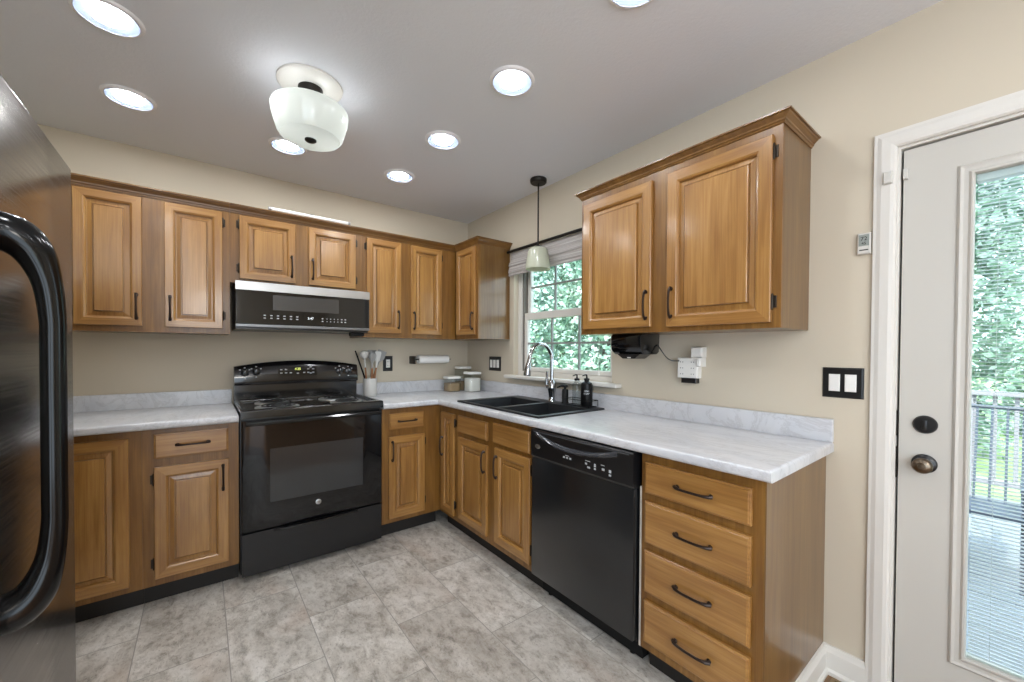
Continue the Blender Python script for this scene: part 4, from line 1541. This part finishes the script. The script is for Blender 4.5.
while yy < -1.15:
    MB().box(3.985, 4.015, yy - 0.015, yy + 0.015, 0.055, 0.862, 0.003, 1).build('baluster', RAILM, t)
    yy += 0.13
# patio chair
t = thing('patio_chair', (2.2, -2.95, -0.13), 'dark metal patio lounge chair on the deck outside the door', 'chair')
zc = -0.13
for s in (-0.26, 0.26):
    m = MB()
    yb = -2.95 + s
    m.tube([(1.75, yb, zc), (1.95, yb, zc + 0.38)], 0.014, 8)
    m.build('leg', CHAIRM, t, True)
    m = MB()
    m.tube([(2.6, yb, zc), (2.35, yb, zc + 0.36)], 0.014, 8)
    m.build('leg', CHAIRM, t, True)
    m = MB()
    m.tube([(1.9, yb, zc + 0.56), (2.3, yb, zc + 0.58), (2.52, yb, zc + 0.52)], 0.02, 8)
    m.tube([(1.95, yb, zc + 0.38), (1.92, yb, zc + 0.56)], 0.012, 8)
    m.build('armrest', CHAIRM, t, True)
m = MB()
m.rings([[(x, y, z) for x, z in ((1.88, zc + 0.38), (2.40, zc + 0.34), (2.40, zc + 0.365), (1.88, zc + 0.405))] for y in (-3.22, -2.68)])
m.build('seat', CHAIRM, t)
m = MB()
for k in range(8):
    y = -3.2 + k * 0.0715
    m.tube([(2.38, y, zc + 0.36), (2.62, y, zc + 1.0)], 0.008, 6)
m.tube([(2.62, -3.22, zc + 1.0), (2.62, -2.68, zc + 1.0)], 0.014, 8)
m.build('backrest', CHAIRM, t, True)


def tree(label, x, y, h, r, n, seed, k):
    rnd = random.Random(seed)
    t = thing('leafy_tree', (x, y, -0.7), label, 'tree', 'trees in the yard')
    m = MB()
    m.tube([(x, y, -0.7), (x + 0.1, y, h * 0.3), (x - 0.05, y + 0.1, h * 0.75)], [0.16, 0.12, 0.05], 8)
    for q in range(7):
        a = rnd.uniform(0, 6.28)
        zz = h * rnd.uniform(0.2, 0.65)
        m.tube([(x, y, zz), (x + math.cos(a) * r * 0.4, y + math.sin(a) * r * 0.4, zz + h * 0.12), (x + math.cos(a) * r * 0.75, y + math.sin(a) * r * 0.75, zz + h * 0.16)], [0.05, 0.035, 0.012], 6)
    m.build('trunk', BARK, t, True)
    V, Fc = [], []
    blobs = []
    while len(blobs) < 60:
        a, rr_, zz = rnd.uniform(0, 6.28), math.sqrt(rnd.random()), rnd.random()
        lim = math.sin(math.pi * (0.12 + 0.80 * zz)) ** 0.5
        blobs.append((math.cos(a) * rr_ * r * 0.72 * lim, math.sin(a) * rr_ * r * 0.72 * lim, zz))
    for q in range(n):
        bx, by, bz = blobs[q % len(blobs)]
        px_ = x + bx + max(-0.24, min(0.24, rnd.gauss(0, 0.13))) * r
        py_ = y + by + max(-0.24, min(0.24, rnd.gauss(0, 0.13))) * r
        pz_ = max(-0.6, -0.45 + (h + 0.4) * bz + rnd.gauss(0, 0.05) * h)
        c = Vector((px_, py_, pz_))
        s = rnd.uniform(0.05, 0.12)
        a = Vector((rnd.gauss(0, 1), rnd.gauss(0, 1), rnd.gauss(0, 0.6))).normalized()
        b = a.cross(Vector((rnd.gauss(0, 1), rnd.gauss(0, 1), rnd.gauss(0, 1)))).normalized()
        i = len(V)
        V += [c - a * s, c + b * s * 0.5, c + a * s, c - b * s * 0.5]
        Fc.append((i, i + 1, i + 2, i + 3))
    me = bpy.data.meshes.new('foliage')
    me.from_pydata([v - Vector((x, y, -0.7)) for v in V], [], Fc)
    me.materials.append(LEAF[k % 3])
    o = bpy.data.objects.new('foliage', me)
    COL.objects.link(o)
    o.parent = t


TREES = [
    (6.2, 3.4, 5.5, 1.5, 'tree filling the right panes of the kitchen window'),
    (6.4, 6.6, 6.0, 1.5, 'tree filling the left panes of the kitchen window'),
    (9.8, 5.0, 7.5, 1.6, 'taller tree behind the one in the right window panes'),
    (9.8, 8.6, 8.0, 1.7, 'taller tree behind the one in the left window panes'),
    (5.8, 0.2, 5.0, 1.4, 'tree in the yard between the window and the deck'),
    (9.5, -2.0, 6.5, 1.7, 'tree beyond the deck railing, nearest in the door glass'),
    (9.8, -5.6, 6.5, 1.6, 'tree beyond the far end of the deck, past the door'),
    (13.5, -3.7, 8.0, 1.9, 'distant tree straight out beyond the door glass'),
    (14.2, 5.0, 9.0, 2.3, 'distant tree at the back of the yard past the window'),
    (14.2, 9.8, 9.0, 2.3, 'distant tree in the back corner of the yard'),
]
for k, (x, y, h, r, lab) in enumerate(TREES):
    tree(lab, x, y, h, r, 13000, 100 + k, k)
